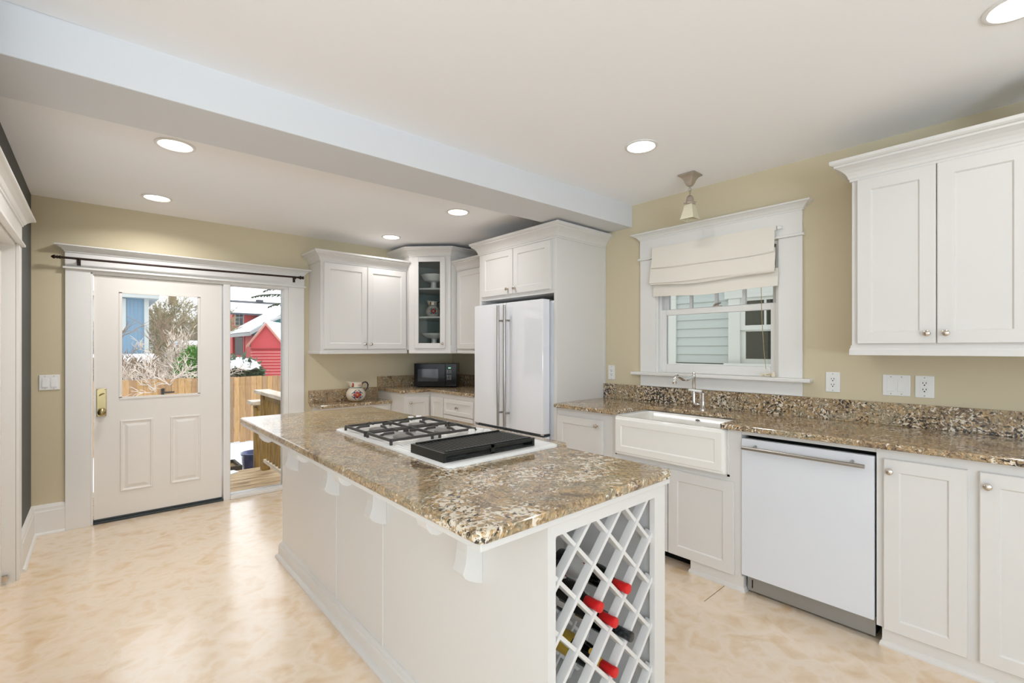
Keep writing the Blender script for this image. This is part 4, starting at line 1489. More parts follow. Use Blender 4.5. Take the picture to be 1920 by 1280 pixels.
def bottle(x, z, yend, label, capm, script=True, gold=False):
    root = thing('wine_bottle', label, 'wine bottle', group='wine bottles in the rack')
    MB().lathe(bot, seg=36).build('bottle', M['bottle'], root, smooth=True)
    MB().lathe([(0.0145, 0.243), (0.0152, 0.244), (0.0150, 0.285), (0.0160, 0.288), (0.0162, 0.296), (0.0150, 0.300), (0.012, 0.3012), (0.0001, 0.3005)], seg=28).build('capsule', capm, root, smooth=True)
    mb = MB()
    a0, a1 = 0.3, PI * 1.25
    n = 20
    ids = []
    zl = (0.040, 0.150) if not gold else (0.05, 0.135)
    for zz in zl:
        ids.append(mb.ring([(0.0376 * math.cos(a0 + (a1 - a0) * i / n), 0.0376 * math.sin(a0 + (a1 - a0) * i / n), zz + (0.012 * math.sin(i * 1.1) if zz == zl[1] and script else 0)) for i in range(n + 1)]))
    for i in range(n):
        mb.f.append((ids[0][i], ids[0][i + 1], ids[1][i + 1], ids[1][i]))
    lb_ = mb.build('label', M['gold'] if gold else M['paper'], root, recalc=False)
    if script:
        mb = MB()
        pts = []
        for i in range(40):
            a = 1.0 + 1.2 * i / 39
            zz = 0.136 + 0.007 * math.sin(i * 1.35) + 0.003 * math.sin(i * 0.5)
            pts.append((0.0382 * math.cos(a), 0.0382 * math.sin(a), zz))
        mb.tube(pts, 0.0011, 5)
        mb.build('label_script', M['redink'], lb_)
    if gold:
        mb = MB()
        for zc, aw, zw in ((0.212, 0.55, 0.010),):
            pass
        r_ = 0.0150
        ids = []
        for zz in (0.228, 0.246):
            rr_ = prof_r(bot, zz) + 0.0006
            ids.append(mb.ring([(rr_ * math.cos(2 * PI * i / 24), rr_ * math.sin(2 * PI * i / 24), zz) for i in range(24)]))
        mb.quad_strip(ids[0], ids[1])
        mb.build('neck_label', M['gold'], root, recalc=False)
        mb = MB()
        c_a = PI / 2 + 0.25
        def onb(a, zz):
            rr_ = prof_r(bot, zz) + 0.0009
            return (rr_ * math.cos(a), rr_ * math.sin(a), zz)
        mb.disc_on(onb, [(c_a, 0.211)] + [(c_a + 0.42 * math.cos(q * PI / 6), 0.211 + 0.009 * math.sin(q * PI / 6)) for q in range(12)])
        mb.build('shoulder_label', M['gold'], root, recalc=False)
    root.location = (x, yend + 0.30, z)
    root.rotation_euler = (math.radians(90), 0, 0)
    return root


bottle(1.2735, 0.588, 0.865, 'red-capped wine bottle at the top of the rack', M['red_cap'])
bottle(1.129, 0.583, 0.865, 'red-capped wine bottle furthest left, level with the topmost one', M['red_cap'])
bottle(1.204, 0.507, 0.865, 'red-capped wine bottle in the middle, just left of the black-capped one', M['red_cap'])
bottle(1.290, 0.427, 0.865, 'wine bottle sealed in mottled black wax', M['wax'], script=False)
bottle(1.204, 0.352, 0.865, 'red-capped wine bottle with gold labels, lowest in the rack', M['red_cap'], script=False, gold=True)

# =================================================================== cooktop
ck = thing('cooktop', 'white gas cooktop with black griddle set into the island', 'cooktop', (1.21, 1.90, C))
MB().loft([[(x, y, C + 0.0005) for x, y in rrect(0.922, 1.504, 1.372, 2.420, 0.03)], [(x, y, C + 0.008) for x, y in rrect(0.922, 1.504, 1.372, 2.420, 0.03)],
           [(x, y, C + 0.013) for x, y in rrect(0.932, 1.494, 1.382, 2.410, 0.028)], [(x, y, C + 0.013) for x, y in rrect(0.950, 1.476, 1.400, 2.392, 0.02)]]).build('base_plate', M['enamel'], ck, smooth=True)
ZP = C + 0.013
bx = (1.052, 1.272)
for yb in (1.945, 2.198):
    for xb in bx:
        MB().lathe([(0.085, ZP), (0.080, ZP + 0.002), (0.062, ZP + 0.0005), (0.0001, ZP + 0.0005)], (xb, yb, 0), 32).build('burner_well', M['enamel'], ck, smooth=True)
        MB().lathe([(0.036, ZP), (0.040, ZP + 0.006), (0.040, ZP + 0.011), (0.034, ZP + 0.0135), (0.0001, ZP + 0.0140)], (xb, yb, 0), 28).build('burner', M['burner'], ck, smooth=True)


def grate(y0, y1):
    x0, x1 = 0.938, 1.388
    xm = (x0 + x1) / 2
    ym = (y0 + y1) / 2
    zt = ZP + 0.026
    mb = MB()
    b = 0.0055

    def bar(xa, ya, xb_, yb_, za=zt, zb=zt, b=0.0055):
        d = Vector((xb_ - xa, yb_ - ya, 0)).normalized()
        n = Vector((-d.y, d.x, 0)) * b
        mb.loft([[(xa + n.x, ya + n.y, za - 0.011), (xa - n.x, ya - n.y, za - 0.011), (xa - n.x * .7, ya - n.y * .7, za), (xa + n.x * .7, ya + n.y * .7, za)],
                 [(xb_ + n.x, yb_ + n.y, zb - 0.011), (xb_ - n.x, yb_ - n.y, zb - 0.011), (xb_ - n.x * .7, yb_ - n.y * .7, zb), (xb_ + n.x * .7, yb_ + n.y * .7, zb)]])
    bar(x0, y0, x1, y0)
    bar(x0, y1, x1, y1)
    bar(x0, y0, x0, y1)
    bar(x1, y0, x1, y1)
    bar(xm, y0, xm, y1)
    for xb in bx:
        for (sx_, sy_) in ((1, 0), (-1, 0), (0, 1), (0, -1)):
            if sx_:
                xe = (x0 if xb < xm else xm) if sx_ < 0 else (xm if xb < xm else x1)
                bar(xe, ym, xe + (xb + sx_ * 0.055 - xe) * .45, ym, zt, zt + 0.009, 0.0036)
                bar(xe + (xb + sx_ * 0.055 - xe) * .45, ym, xb + sx_ * 0.040, ym, zt + 0.009, zt + 0.009, 0.0036)
            else:
                ye = y0 if sy_ < 0 else y1
                bar(xb, ye, xb, ye - sy_ * 0.03, zt, zt + 0.009, 0.0036)
                bar(xb, ye - sy_ * 0.03, xb, ym + sy_ * 0.042, zt + 0.009, zt + 0.009, 0.0036)
    for x in (x0, xm - 0.02, xm + 0.02, x1):
        for y in (y0, y1):
            mb.box(x - 0.005, x + 0.005, y - 0.005, y + 0.005, ZP, zt - 0.009)
    return mb.build('grate', M['iron'], ck)


grate(1.828, 2.058)
grate(2.084, 2.312)
# centre vent
v = B(0.945, 1.325, 1.668, 1.800, ZP, ZP + 0.006).build('vent_cover', M['enamel'], ck, bevel=0.004)
mb = MB()
for k in range(16):
    x = 0.962 + k * 0.023
    mb.box(x, x + 0.012, 1.690, 1.780, ZP + 0.0058, ZP + 0.0072)
mb.build('vent_slats', M['enamel'], v)
for x, y in ((1.345, 1.800), (1.348, 1.748), (1.392, 1.792), (1.402, 1.750), (1.340, 2.372), (1.392, 2.372)):
    k = MB().lathe([(0.021, 0), (0.021, 0.004), (0.017, 0.006), (0.0165, 0.022), (0.013, 0.026), (0.0001, 0.0265)], (x, y, ZP), 22).build('control_knob', M['enamel'], ck, smooth=True)
# griddle
gX0, gX1, gY0, gY1 = 0.932, 1.390, 1.415, 1.650
gz0, gz1 = ZP, ZP + 0.034
mb = MB()
mb.box(gX0, gX1, gY1 - 0.012, gY1, gz0, gz1).box(gX0, gX0 + 0.012, gY0, gY1 - 0.012, gz0, gz1).box(gX1 - 0.012, gX1, gY0, gY1 - 0.012, gz0, gz1)
mb.box(gX0 + 0.012, gX1 - 0.012, gY0, gY0 + 0.010, gz0, gz0 + 0.007).box(gX0 + 0.012, gX1 - 0.012, gY0, gY0 + 0.010, gz1 - 0.010, gz1)
mb.box((gX0 + gX1) / 2 - 0.008, (gX0 + gX1) / 2 + 0.008, gY0, gY0 + 0.010, gz0, gz1)
mb.box(gX0 + 0.012, gX1 - 0.012, gY0 + 0.010, gY1 - 0.012, gz1 - 0.016, gz1 - 0.006)
gr = mb.build('griddle', M['grill'], ck)
mb = MB()
n = 26
for k in range(n):
    x = gX0 + 0.020 + (gX1 - gX0 - 0.040) * k / (n - 1)
    mb.prism_y([(x - 0.005, gz1 - 0.006), (x + 0.005, gz1 - 0.006), (x + 0.0025, gz1 + 0.001), (x - 0.0025, gz1 + 0.001)], gY0 + 0.022, gY1 - 0.022)
mb.build('griddle_ridges', M['grill'], gr)
mb = MB()
mb.box(gX0 + 0.014, gX1 - 0.014, gY1 - 0.020, gY1 - 0.012, gz1, gz1 + 0.006).box(gX0 + 0.014, gX1 - 0.014, gY0 + 0.010, gY0 + 0.018, gz1, gz1 + 0.004)
mb.build('griddle_lip', M['grill'], gr, bevel=0.001)

# =================================================================== outside
DZ = -0.10
GZ = -1.24
mb = MB()
y = D + T + 0.012
while y < 6.33:
    mb.box(-0.3, 1.78, y, min(y + 0.136, 6.36), DZ - 0.035, DZ)
    y += 0.143
dkk = struct(mb.build('deck_floor', M['deckw'], bevel=0.003), 'weathered plank deck outside the sidelight', 'deck')
mb = MB()
mb.box(0.5, 1.80, 6.40, 7.3, -0.46, -0.42).box(-0.3, 1.78, 6.33, 6.37, -0.40, DZ - 0.035)
mb.build('stair_landing', M['deckw'], dkk)
random.seed(3)
mb = MB()
prof_s = []
for i in range(18):
    t = i / 17
    prof_s.append((0.45 + 0.80 * t, 6.10 + 0.06 * math.sin(7 * t) + 0.10 * t * t))
poly = prof_s + [(1.22, 6.355), (0.45, 6.355)]
mb.prism(poly, DZ, DZ + 0.012)
tag(mb.build('snow_patch', M['snow']), 'thin snow patch along the deck edge', 'snow', kind='stuff')

rl = thing('deck_railing', 'timber deck railing with pale cap board and square balusters', 'railing', (1.52, 5.7, DZ))
for yy in (6.180, 5.06):
    B(1.475, 1.565, yy - 0.045, yy + 0.045, DZ, 0.80).build('post', M['post'], rl, bevel=0.004)
MB().prism([(1.435, 6.36), (1.435, 4.998), (1.605, 4.998), (1.605, 6.36)], 0.815, 0.855).build('cap_board', M['capw'], rl, bevel=0.004)
B(1.50, 1.54, 4.998, 6.30, 0.745, 0.815).build('top_rail', M['post'], rl)
B(1.485, 1.555, 4.998, 6.14, 0.0, 0.038).build('bottom_rail', M['capw'], rl)
yy = 6.03
while yy > 5.14:
    B(1.50, 1.54, yy - 0.02, yy + 0.02, 0.038, 0.75).build('baluster', M['post'], rl)
    yy -= 0.118
sr = thing('stair_railing', 'lower timber stair railing stepping down beyond the deck post', 'railing', (1.52, 6.6, -0.42))
B(1.475, 1.565, 6.47, 6.56, -0.42, 0.62).build('post', M['post'], sr, bevel=0.004)
B(1.435, 1.600, 6.44, 6.70, 0.655, 0.70).build('cap_board', M['capw'], sr, bevel=0.004)
B(1.50, 1.54, 6.45, 6.68, 0.585, 0.655).build('top_rail', M['post'], sr)
B(1.50, 1.54, 6.625, 6.66, -0.42, 0.60).build('baluster', M['post'], sr)
pot = MB().lathe([(0.10, 0), (0.115, 0.005), (0.135, 0.12), (0.155, 0.30), (0.160, 0.375), (0.168, 0.385), (0.168, 0.405), (0.158, 0.41), (0.150, 0.40), (0.140, 0.28), (0.001, 0.27)], (1.570, 6.905, -0.42), 36).build('plant_pot', M['potblue'], smooth=True)
tag(pot, 'empty blue glazed pot on the landing below the deck', 'plant pot')
pl = thing('wooden_planter', 'dark wooden planter box left of the blue pot', 'planter', (1.05, 6.7, -0.42))
mb = MB()
mb.box(0.70, 1.335, 6.46, 6.49, -0.42, -0.07).box(0.70, 1.335, 6.86, 6.89, -0.42, -0.07).box(0.70, 0.73, 6.49, 6.86, -0.42, -0.07).box(1.305, 1.335, 6.49, 6.86, -0.42, -0.07)
mb.build('planter_box', M['darkwood'], pl, bevel=0.003)
B(0.73, 1.305, 6.49, 6.86, -0.2, -0.11).build('soil', M['soil'], pl)

# snowy yard
random.seed(11)
mb = MB()
nx, ny = 26, 30
ids = []
for j in range(ny + 1):
    row = []
    for i in range(nx + 1):
        X = -16 + 60 * i / nx
        Y = 5.2 + 60 * (j / ny) ** 1.6
        row.append((X, Y, GZ + random.uniform(-.03, .03) * min(1.0, (Y - 5) / 6)))
    ids.append(mb.ring(row))
for a, b in zip(ids, ids[1:]):
    for i in range(nx):
        mb.f.append((a[i], a[i + 1], b[i + 1], b[i]))
yd = mb.build('ground', M['snow'], smooth=True, recalc=False)
struct(yd, 'snow covered back yard', 'ground')

# cedar fence with gate hinge
fe = thing('board_fence', 'tall cedar board fence across the snowy yard', 'fence', (4.0, 14.5, GZ))
random.seed(21)
mb = MB()
x = -3.0
while x < 9.5:
    w = 0.138
    zt = 0.592 + random.uniform(-.012, .012) - 0.004 * (x - 1) * 0.3
    mb.box(x, x + w - random.uniform(0.003, 0.009), 14.5 + random.uniform(-.006, .006), 14.52, GZ + 0.03 + random.uniform(0, .04), zt)
    x += w
mb.build('boards', M['fence'], fe)
mb = MB()
mb.box(-3, 9.5, 14.52, 14.56, -0.9, -0.81).box(-3, 9.5, 14.52, 14.56, 0.25, 0.34)
mb.build('back_rail', M['fence'], fe)
mb = MB()
mb.box(1.225, 1.265, 14.478, 14.498, 0.19, 0.36)
mb.box(1.265, 1.47, 14.480, 14.496, 0.245, 0.275)
mb.tube([(1.222, 14.485, 0.20), (1.222, 14.485, 0.35)], 0.02, 8)
mb.build('gate_hinge', M['black'], fe)

# ---- neighbour house seen through the sink window
nb = thing('neighbor_house', 'grey clapboard house wall close outside the sink window', 'house', (5.3, 1.0, GZ))
mb = MB()
z = 1.195
NX = 5.2
while z < 4.2:
    mb.loft([[(NX - 0.014, -6, z), (NX - 0.002, -6, z + 0.104), (NX + 0.1, -6, z + 0.104), (NX + 0.1, -6, z)], [(NX - 0.014, 2.86, z), (NX - 0.002, 2.86, z + 0.104), (NX + 0.1, 2.86, z + 0.104), (NX + 0.1, 2.86, z)]])
    z += 0.0995
mb.build('clapboard_siding', M['clap'], nb)
B(NX - 0.01, NX + 0.1, -6, 2.86, GZ, 1.05).build('lower_wall', M['clap'], nb)
B(NX - 0.03, NX + 0.1, 2.855, 2.970, GZ, 4.2).build('corner_board', M['extwhite'], nb)
B(NX - 0.04, NX + 0.1, -6, 2.86, 1.05, 1.185).build('water_table', M['extwhite'], nb)
B(NX + 0.1, NX + 4, -6, 2.96, GZ, 4.2).build('house_block', M['clap'], nb)
win = MB().box(NX - 0.06, NX + 0.02, 2.100, 2.222, 1.19, 1.90).box(NX - 0.06, NX + 0.02, 0.98, 1.10, 1.19, 1.90).box(NX - 0.07, NX + 0.02, 0.94, 2.26, 1.90, 2.04).box(NX - 0.09, NX + 0.02, 0.94, 2.26, 1.172, 1.20).build('window', M['extwhite'], nb)
mb = MB()
for (xx, z0, z1, y0, y1) in ((NX - 0.052, 1.555, 1.90, 1.10, 2.10), (NX - 0.036, 1.20, 1.575, 1.10, 2.10)):
    sw = 0.05
    mb.box(xx, xx + 0.018, y0, y0 + sw, z0, z1).box(xx, xx + 0.018, y1 - sw, y1, z0, z1).box(xx, xx + 0.018, y0 + sw, y1 - sw, z1 - 0.035, z1).box(xx, xx + 0.018, y0 + sw, y1 - sw, z0, z0 + 0.05)
mb.build('sash', M['extwhite'], win)
for yv in (1.85, 1.60, 1.35):
    B(NX - 0.050, NX - 0.040, yv - 0.01, yv + 0.01, 1.605, 1.865).build('muntin', M['extwhite'], win)
mb = MB()
mb.box(NX - 0.040, NX - 0.036, 1.12, 2.08, 1.58, 1.89)
mb.build('pane', M['winlook'], win)
B(NX - 0.024, NX - 0.020, 1.12, 2.08, 1.22, 1.57).build('pane', M['winlook'], win)

# ---- wing of the same house beside the deck (mirrored in the fridge doors)
wg = thing('porch_wing', 'white clapboard porch wing with divided windows beside the deck', 'house wing', (-0.8, 7.5, GZ))
mb = MB()
z = GZ
while z < 3.2:
    mb.loft([[(-0.34, 5.0, z), (-0.352, 5.0, z + 0.105), (-0.5, 5.0, z + 0.105), (-0.5, 5.0, z)], [(-0.34, 9.5, z), (-0.352, 9.5, z + 0.105), (-0.5, 9.5, z + 0.105), (-0.5, 9.5, z)]])
    z += 0.10
mb.build('siding', M['extwhite'], wg)
for y0 in (5.75, 7.3):
    f = MB().box(-0.345, -0.30, y0, y0 + 0.10, 0.2, 2.2).box(-0.345, -0.30, y0 + 0.9, y0 + 1.0, 0.2, 2.2).box(-0.345, -0.30, y0 + 0.1, y0 + 0.9, 2.1, 2.2).box(-0.345, -0.30, y0 + 0.1, y0 + 0.9, 0.2, 0.3).build('window', M['extwhite'], wg)
    B(-0.336, -0.330, y0 + 0.1, y0 + 0.9, 0.3, 2.1).build('pane', M['winlook'], f)
    mb = MB()
    mb.box(-0.33, -0.31, y0 + 0.49, y0 + 0.51, 0.3, 2.1)
    for q in range(1, 5):
        mb.box(-0.33, -0.31, y0 + 0.1, y0 + 0.9, 0.3 + q * 0.36 - 0.01, 0.3 + q * 0.36 + 0.01)
    mb.build('muntins', M['extwhite'], f)

# ---- red shed
rs = thing('garden_shed', 'small red clapboard shed with a steep snowy gable roof', 'shed')
w_, dep, ez, az = 0.78, 2.4, 2.94, 3.93
mb = MB()
z = 0.0
while z < ez - 0.34:
    hgt = 0.16
    mb.loft([[(-w_, 0, z), (w_, 0, z), (w_, dep, z), (-w_, dep, z)], [(-w_ + 0.05, 0.05, z + hgt), (w_ - 0.05, 0.05, z + hgt), (w_ - 0.05, dep, z + hgt), (-w_ + 0.05, dep, z + hgt)]])
    z += hgt
mb.build('siding', M['shred'], rs)
mb = MB()
z = 0.16
while z < ez - 0.36:
    mb.box(-w_ - 0.012, w_ + 0.012, -0.012, dep, z - 0.012, z + 0.026)
    z += 0.16
mb.build('siding_edges', M['shedge'], rs)
B(-w_ - 0.015, w_ + 0.015, -0.03, 0.0, ez - 0.40, ez - 0.34).build('gable_board', M['shedge2'], rs)
MB().prism_y([(-w_, ez - 0.34), (w_, ez - 0.34), (w_, ez), (0, az - 0.02), (-w_, ez)], 0.0, dep).build('gable', M['shred'], rs)
sl = (az - ez) / w_
for s in (1, -1):
    MB().prism_y([(0, az + 0.02), (s * (w_ + 0.16), ez - 0.16 * sl + 0.02), (s * (w_ + 0.16), ez - 0.16 * sl - 0.05), (0, az - 0.06)], -0.14, dep + 0.1).build('roof', M['capw'], rs)
    MB().prism_y([(0, az + 0.14), (s * (w_ + 0.10), ez - 0.10 * sl + 0.10), (s * (w_ + 0.12), ez - 0.12 * sl + 0.02), (0, az + 0.02)], -0.04, dep + 0.1).build('roof_snow', M['snow'], rs)
    MB().prism_y([(0, az + 0.03), (s * (w_ + 0.17), ez - 0.17 * sl + 0.03), (s * (w_ + 0.17), ez - 0.17 * sl - 0.09), (0, az - 0.11)], -0.20, -0.13).build('barge_board', M['bargew'], rs)
rs.location = (6.72, 27.0, GZ)
rs.rotation_euler = (0, 0, math.radians(-32))

# ---- red and teal house
rh = thing('neighbor_house', 'red and teal house with snowy roofs behind the shed', 'house', (9.0, 36.0, GZ))
B(7.42, 13.0, 32.5, 38.0, GZ, 2.25).build('lower_wall', M['hsred'], rh)
MB().prism_y([(7.30, GZ), (13.0, GZ), (13.0, 6.0), (7.30, 2.32)], 32.28, 32.5).build('gable_wall', M['teal'], rh)
B(7.38, 7.42, 35.6, 38.0, 0.9, 2.15).build('window', M['winlook'], rh)
B(7.375, 7.425, 35.2, 35.5, GZ, 2.2).build('corner_board', M['hsred'], rh)
MB().prism_y([(7.02, 2.20), (13.2, 6.15), (13.2, 6.33), (7.02, 2.38)], 31.9, 38.4).build('lower_roof', M['shingle'], rh)
MB().prism_y([(7.04, 2.39), (13.2, 6.34), (13.2, 6.50), (7.10, 2.55)], 32.02, 38.4).build('roof_snow', M['snow'], rh)
MB().prism_y([(6.98, 2.16), (13.2, 6.14), (13.2, 6.36), (6.98, 2.38)], 31.82, 31.92).build('barge_board', M['fascia'], rh)
B(6.96, 7.06, 31.9, 38.4, 2.14, 2.34).build('gutter', M['fascia'], rh)
B(7.30, 13.0, 38.4, 42.5, GZ, 3.97).build('upper_wall', M['hsred'], rh)
uw = B(7.42, 8.02, 38.36, 38.42, 2.98, 3.86).build('window', M['fascia'], rh)
mb = MB()
for a in (7.48, 7.74):
    for c_ in (3.05, 3.62):
        mb.box(a, a + 0.21, 38.34, 38.37, c_, c_ + (0.52 if c_ < 3.5 else 0.18))
mb.build('pane', M['winlook'], uw)
MB().prism_x([(37.9, 3.90), (40.4, 5.02), (42.9, 3.9), (42.9, 3.78), (40.4, 4.9), (37.9, 3.78)], 7.0, 13.4).build('upper_roof', M['shingle'], rh)
MB().prism_x([(37.92, 3.91), (39.75, 4.735), (39.75, 4.80), (37.92, 4.02)], 7.16, 13.4).build('roof_snow', M['snow'], rh)
B(9.3, 9.75, 40.2, 40.6, 4.95, 5.15).build('roof_vent', M['shingle'], rh)
MB().prism_y([(7.9, 2.95), (9.6, 3.75), (11.3, 2.95)], 30.9, 32.2).build('dormer', M['teal'], rh)
for s in (1, -1):
    MB().prism_y([(9.6, 3.86), (9.6 + s * 1.85, 2.99), (9.6 + s * 1.85, 2.88), (9.6, 3.75)], 30.7, 32.2).build('dormer_roof', M['fascia'], rh)

# ---- blue house
bh = thing('neighbor_house', 'blue board-and-batten house with white trim behind bare branches', 'house', (-1.0, 26.0, GZ))
mb = MB()
mb.box(-6, 1.45, 24.0, 30, GZ, 3.38)
mb.build('wall', M['bluesid'], bh)
mb = MB()
x = -5.9
while x < 1.4:
    mb.box(x, x + 0.02, 23.975, 24.0, GZ, 3.38)
    x += 0.115
mb.build('battens', M['bluesid'], bh)
B(1.44, 1.585, 23.95, 24.2, GZ, 3.38).build('corner_board', M['extwhite'], bh)
B(-6.5, 1.90, 23.55, 30.5, 3.37, 3.54).build('fascia', M['extwhite'], bh)
MB().prism_x([(23.5, 3.54), (27, 5.2), (30.6, 3.54)], -6.6, 1.95).build('roof', M['snow'], bh)
wn_ = B(-0.10, 0.87, 23.93, 24.0, 2.08, 3.34).build('window', M['extwhite'], bh)
B(0.02, 0.74, 23.92, 23.94, 2.22, 3.22).build('pane', M['winlook'], wn_)
MB().prism_x([(21.8, 0.84), (23.9, 1.05), (23.9, 1.15), (21.8, 0.95)], -5, 1.75).build('porch_roof', M['snow'], bh)
B(-5, 1.7, 21.9, 22.0, 0.70, 0.84).build('porch_beam', M['brick'], bh)
for x in (-3.0, 0.2, 1.5):
    B(x, x + 0.14, 21.95, 22.09, GZ, 0.70).build('porch_post', M['extwhite'], bh)

# ---- grey garage and distant chimney house
gg = thing('garage', 'small grey garage with a snowy roof behind the green shrub', 'garage', (3.0, 24.0, GZ))
B(2.66, 3.9, 23.0, 26.0, GZ, 1.50).build('wall', M['shingle'], gg)
MB().prism_y([(2.50, 1.50), (4.05, 1.50), (4.05, 1.68), (2.50, 1.68)], 22.7, 26.2).build('roof', M['snow'], gg)
ch = thing('distant_house', 'distant house with a brick chimney behind the bare trees', 'house', (5.0, 46.0, GZ))
B(3.2, 9.0, 44.0, 50.0, GZ, 3.4).build('wall', M['fascia'], ch)
MB().prism_x([(43.6, 3.4), (47, 5.3), (50.4, 3.4)], 3.0, 9.2).build('roof', M['snow'], ch)
B(4.35, 4.85, 46.2, 46.8, 4.4, 6.3).build('chimney', M['brick'], ch)


# ---- vegetation
def branch(mb, p, d, length, r, depth, rnd, seg=4, spread=0.6, grav=0.0, kids=(3, 4)):
    n = 4
    pts = [p.copy()]
    rs_ = [r]
    q = p.copy()
    dd = d.copy()
    for i in range(n):
        dd = (dd + Vector((rnd.uniform(-.22, .22), rnd.uniform(-.22, .22), rnd.uniform(-.15, .15) + grav))).normalized()
        q = q + dd * length / n
        pts.append(q.copy())
        rs_.append(r * (1 - 0.6 * (i + 1) / n))
    mb.tube(pts, rs_, seg)
    if depth <= 0:
        return
    for k in range(rnd.randint(*kids)):
        i = rnd.randint(1, n)
        nd = (dd + Vector((rnd.uniform(-1, 1), rnd.uniform(-1, 1), rnd.uniform(-.5, .9))) * spread).normalized()
        branch(mb, pts[i], nd, length * rnd.uniform(.55, .82), max(rs_[i] * .62, 0.011), depth - 1, rnd, 4 if depth > 2 else 3, spread, grav, kids)


def bare_tree(label, x, y, h, r, depth, m, seed, lean=(0, 0), spread=0.7, group=None, stems=1, z0=GZ):
    rnd = random.Random(seed)
    root = thing('bare_tree', label, 'tree', (x, y, z0), group)
    mb = MB()
    for s in range(stems):
        a = rnd.uniform(0, 2 * PI)
        d = Vector((lean[0] + (0.5 * math.cos(a) if stems > 1 else 0), lean[1] + (0.5 * math.sin(a) if stems > 1 else 0), 1)).normalized()
        branch(mb, Vector((x, y, z0)), d, h, r, depth, rnd, 4, spread)
    mb.build('branches', m, root)
    return root


bare_tree('mossy leaning bare tree nearest the fence at the left of the door window', 0.40, 16.2, 1.7, 0.07, 4, M['twig'], 4, lean=(0.16, 0), spread=0.85, group='bare winter trees')
bare_tree('pale frosted bare shrub just above the fence boards', 1.10, 15.7, 1.35, 0.03, 5, M['twig_snow'], 9, lean=(0.1, 0), spread=1.1, group='bare winter trees', stems=2)
bare_tree('pale frosted bare shrub beside the green shrub', 1.62, 18.0, 1.35, 0.03, 5, M['twig_snow'], 52, lean=(0.0, 0), spread=1.1, group='bare winter trees', stems=2)
bare_tree('low brown thicket below the blue house', 0.95, 19.2, 1.25, 0.035, 5, M['twig'], 57, lean=(0.0, 0), spread=1.15, group='bare winter trees', stems=2)
bare_tree('big olive bare tree filling the middle of the door window', 3.0, 32.0, 2.5, 0.13, 6, M['twig_olive'], 14, lean=(0.0, 0), spread=0.8, group='bare winter trees', stems=2)
bare_tree('brown bare tree right of the blue house', 2.15, 21.4, 1.65, 0.05, 5, M['twig'], 23, lean=(0.0, 0), spread=0.8, group='bare winter trees')
bare_tree('olive bare tree farthest right in the door window', 3.6, 37.0, 2.7, 0.15, 6, M['twig_olive'], 31, lean=(-0.03, 0), spread=0.85, group='bare winter trees', stems=2)


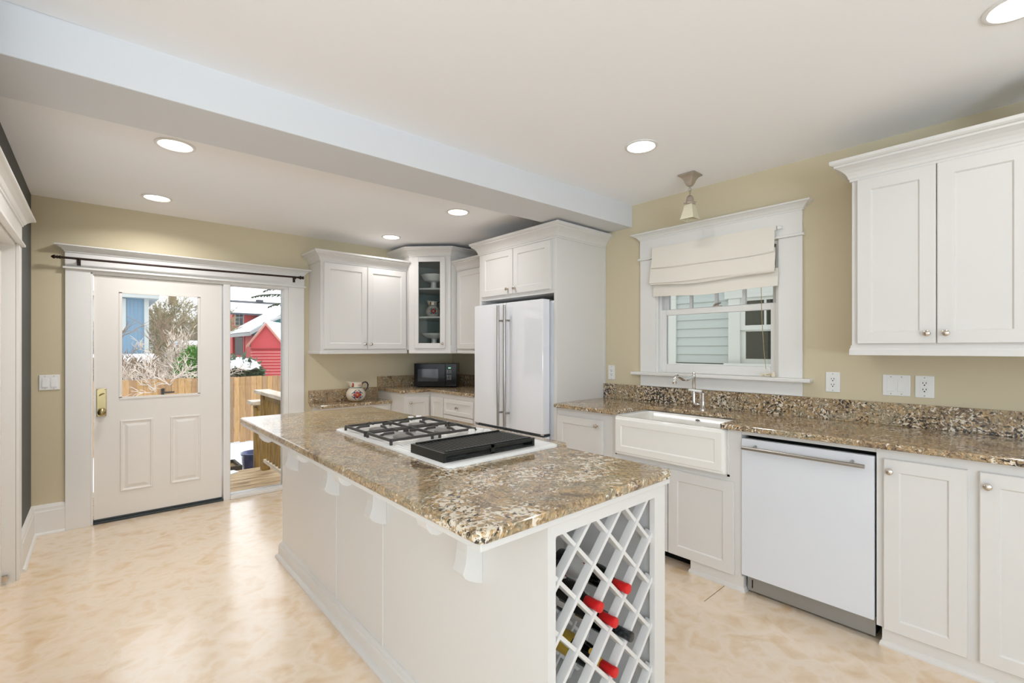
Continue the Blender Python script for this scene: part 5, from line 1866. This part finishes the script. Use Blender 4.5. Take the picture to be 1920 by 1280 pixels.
def leaf_bush(name, label, cat, c, rad, n, ls, m, seed, snow=False):
    rnd = random.Random(seed)
    root = thing(name, label, cat, (c[0], c[1], GZ))
    mb = MB()
    for k in range(n):
        while True:
            v = Vector((rnd.uniform(-1, 1), rnd.uniform(-1, 1), rnd.uniform(-1, 1)))
            if 0.35 < v.length < 1:
                break
        p = Vector((c[0] + v.x * rad[0], c[1] + v.y * rad[1], c[2] + v.z * rad[2]))
        d = (v + Vector((rnd.uniform(-.6, .6), rnd.uniform(-.6, .6), rnd.uniform(-.7, .4)))).normalized()
        s = d.cross(Vector((rnd.uniform(-1, 1), rnd.uniform(-1, 1), rnd.uniform(-1, 1)))).normalized()
        L_ = ls * rnd.uniform(.7, 1.3)
        wq = L_ * 0.22
        up = d.cross(s) * L_ * 0.06
        i = len(mb.v)
        for q in (p, p + d * L_ * .45 + s * wq + up, p + d * L_, p + d * L_ * .45 - s * wq + up):
            mb.v.append((q.x, q.y, q.z))
        mb.f.append((i, i + 1, i + 2, i + 3))
    mb.build('leaves', m, root, recalc=False)
    mb = MB()
    mb.tube([(c[0], c[1], GZ), (c[0] + .05, c[1], c[2] - rad[2] * .4), (c[0], c[1], c[2])], [0.06, 0.04, 0.02], 6)
    mb.build('stem', M['twig'], root)
    if snow:
        mb = MB()
        rr_ = random.Random(seed + 1)
        rings = []
        for k in range(6):
            t = k / 5
            s = math.cos(t * PI / 2 * 0.98) ** 0.6
            rings.append([(c[0] + rad[0] * 0.98 * s * math.cos(2 * PI * q / 20) * (1 + rr_.uniform(-.05, .05)), c[1] + rad[1] * 0.98 * s * math.sin(2 * PI * q / 20), c[2] + rad[2] * 0.62 + (rr_.uniform(-.05, .05) if k == 0 else 0) + 0.34 * t) for q in range(20)])
        mb.loft(rings)
        mb.build('snow_cap', M['snow'], root, smooth=True)
    return root


leaf_bush('evergreen_shrub', 'bright green leafy shrub over the fence at the right of the door window', 'shrub', (2.32, 17.0, 0.55), (0.55, 0.5, 0.85), 1500, 0.16, M['leaf_g'], 41)
leaf_bush('rhododendron', 'dark green long-leaved bush with a snow cap in the sidelight', 'shrub', (3.35, 16.6, 0.30), (0.62, 0.6, 0.72), 1100, 0.26, M['leaf_r'], 43, snow=True)

for hx, hy_, hz, lab, sd in ((0.3, 20.6, 1.05, 'brown leafless hedge behind the fence, below the blue house', 61), (4.3, 30.0, 1.45, 'brown leafless hedge behind the fence, left of the green shrub', 63)):
    leaf_bush('hedge', lab, 'hedge', (hx, hy_, -0.1), (1.9, 0.7, hz), 1500, 0.30, M['brush'], sd)

# conifer whose boughs reach in at the top of the sidelight
cf = thing('conifer', 'dark conifer boughs reaching in at the top right of the sidelight', 'tree', (8.2, 22.0, GZ))
B(8.05, 8.35, 21.85, 22.15, GZ, 8.0).build('trunk', M['twig'], cf)
rnd = random.Random(77)
for zz, ln, dr in ((4.35, 2.75, -0.55), (3.95, 3.25, -0.45), (3.60, 2.55, -0.45), (4.9, 2.4, -0.6), (5.6, 2.0, -0.6)):
    mb = MB()
    pts = []
    for k in range(9):
        t = k / 8
        pts.append(Vector((8.1 - ln * t, 22 + 0.2 * math.sin(3 * t), zz + dr * t * t + 0.05 * math.sin(9 * t))))
    mb.tube(pts, [0.05 * (1 - .8 * k / 8) for k in range(9)], 5)
    for k in range(90):
        t = rnd.uniform(.2, 1)
        i = min(int(t * 8), 7)
        p = pts[i].lerp(pts[i + 1], t * 8 - i)
        sp = 0.42 * (1.15 - t)
        d = Vector((-0.5 + rnd.uniform(-.3, .3), rnd.uniform(-1, 1), rnd.uniform(-.55, .1)))
        e = p + d * sp
        mb.tube([p, p.lerp(e, .5) + Vector((0, 0, -.02)), e + Vector((0, 0, -.06))], [0.022, 0.026, 0.008], 4)
    mb.build('bough', M['needle'], cf)
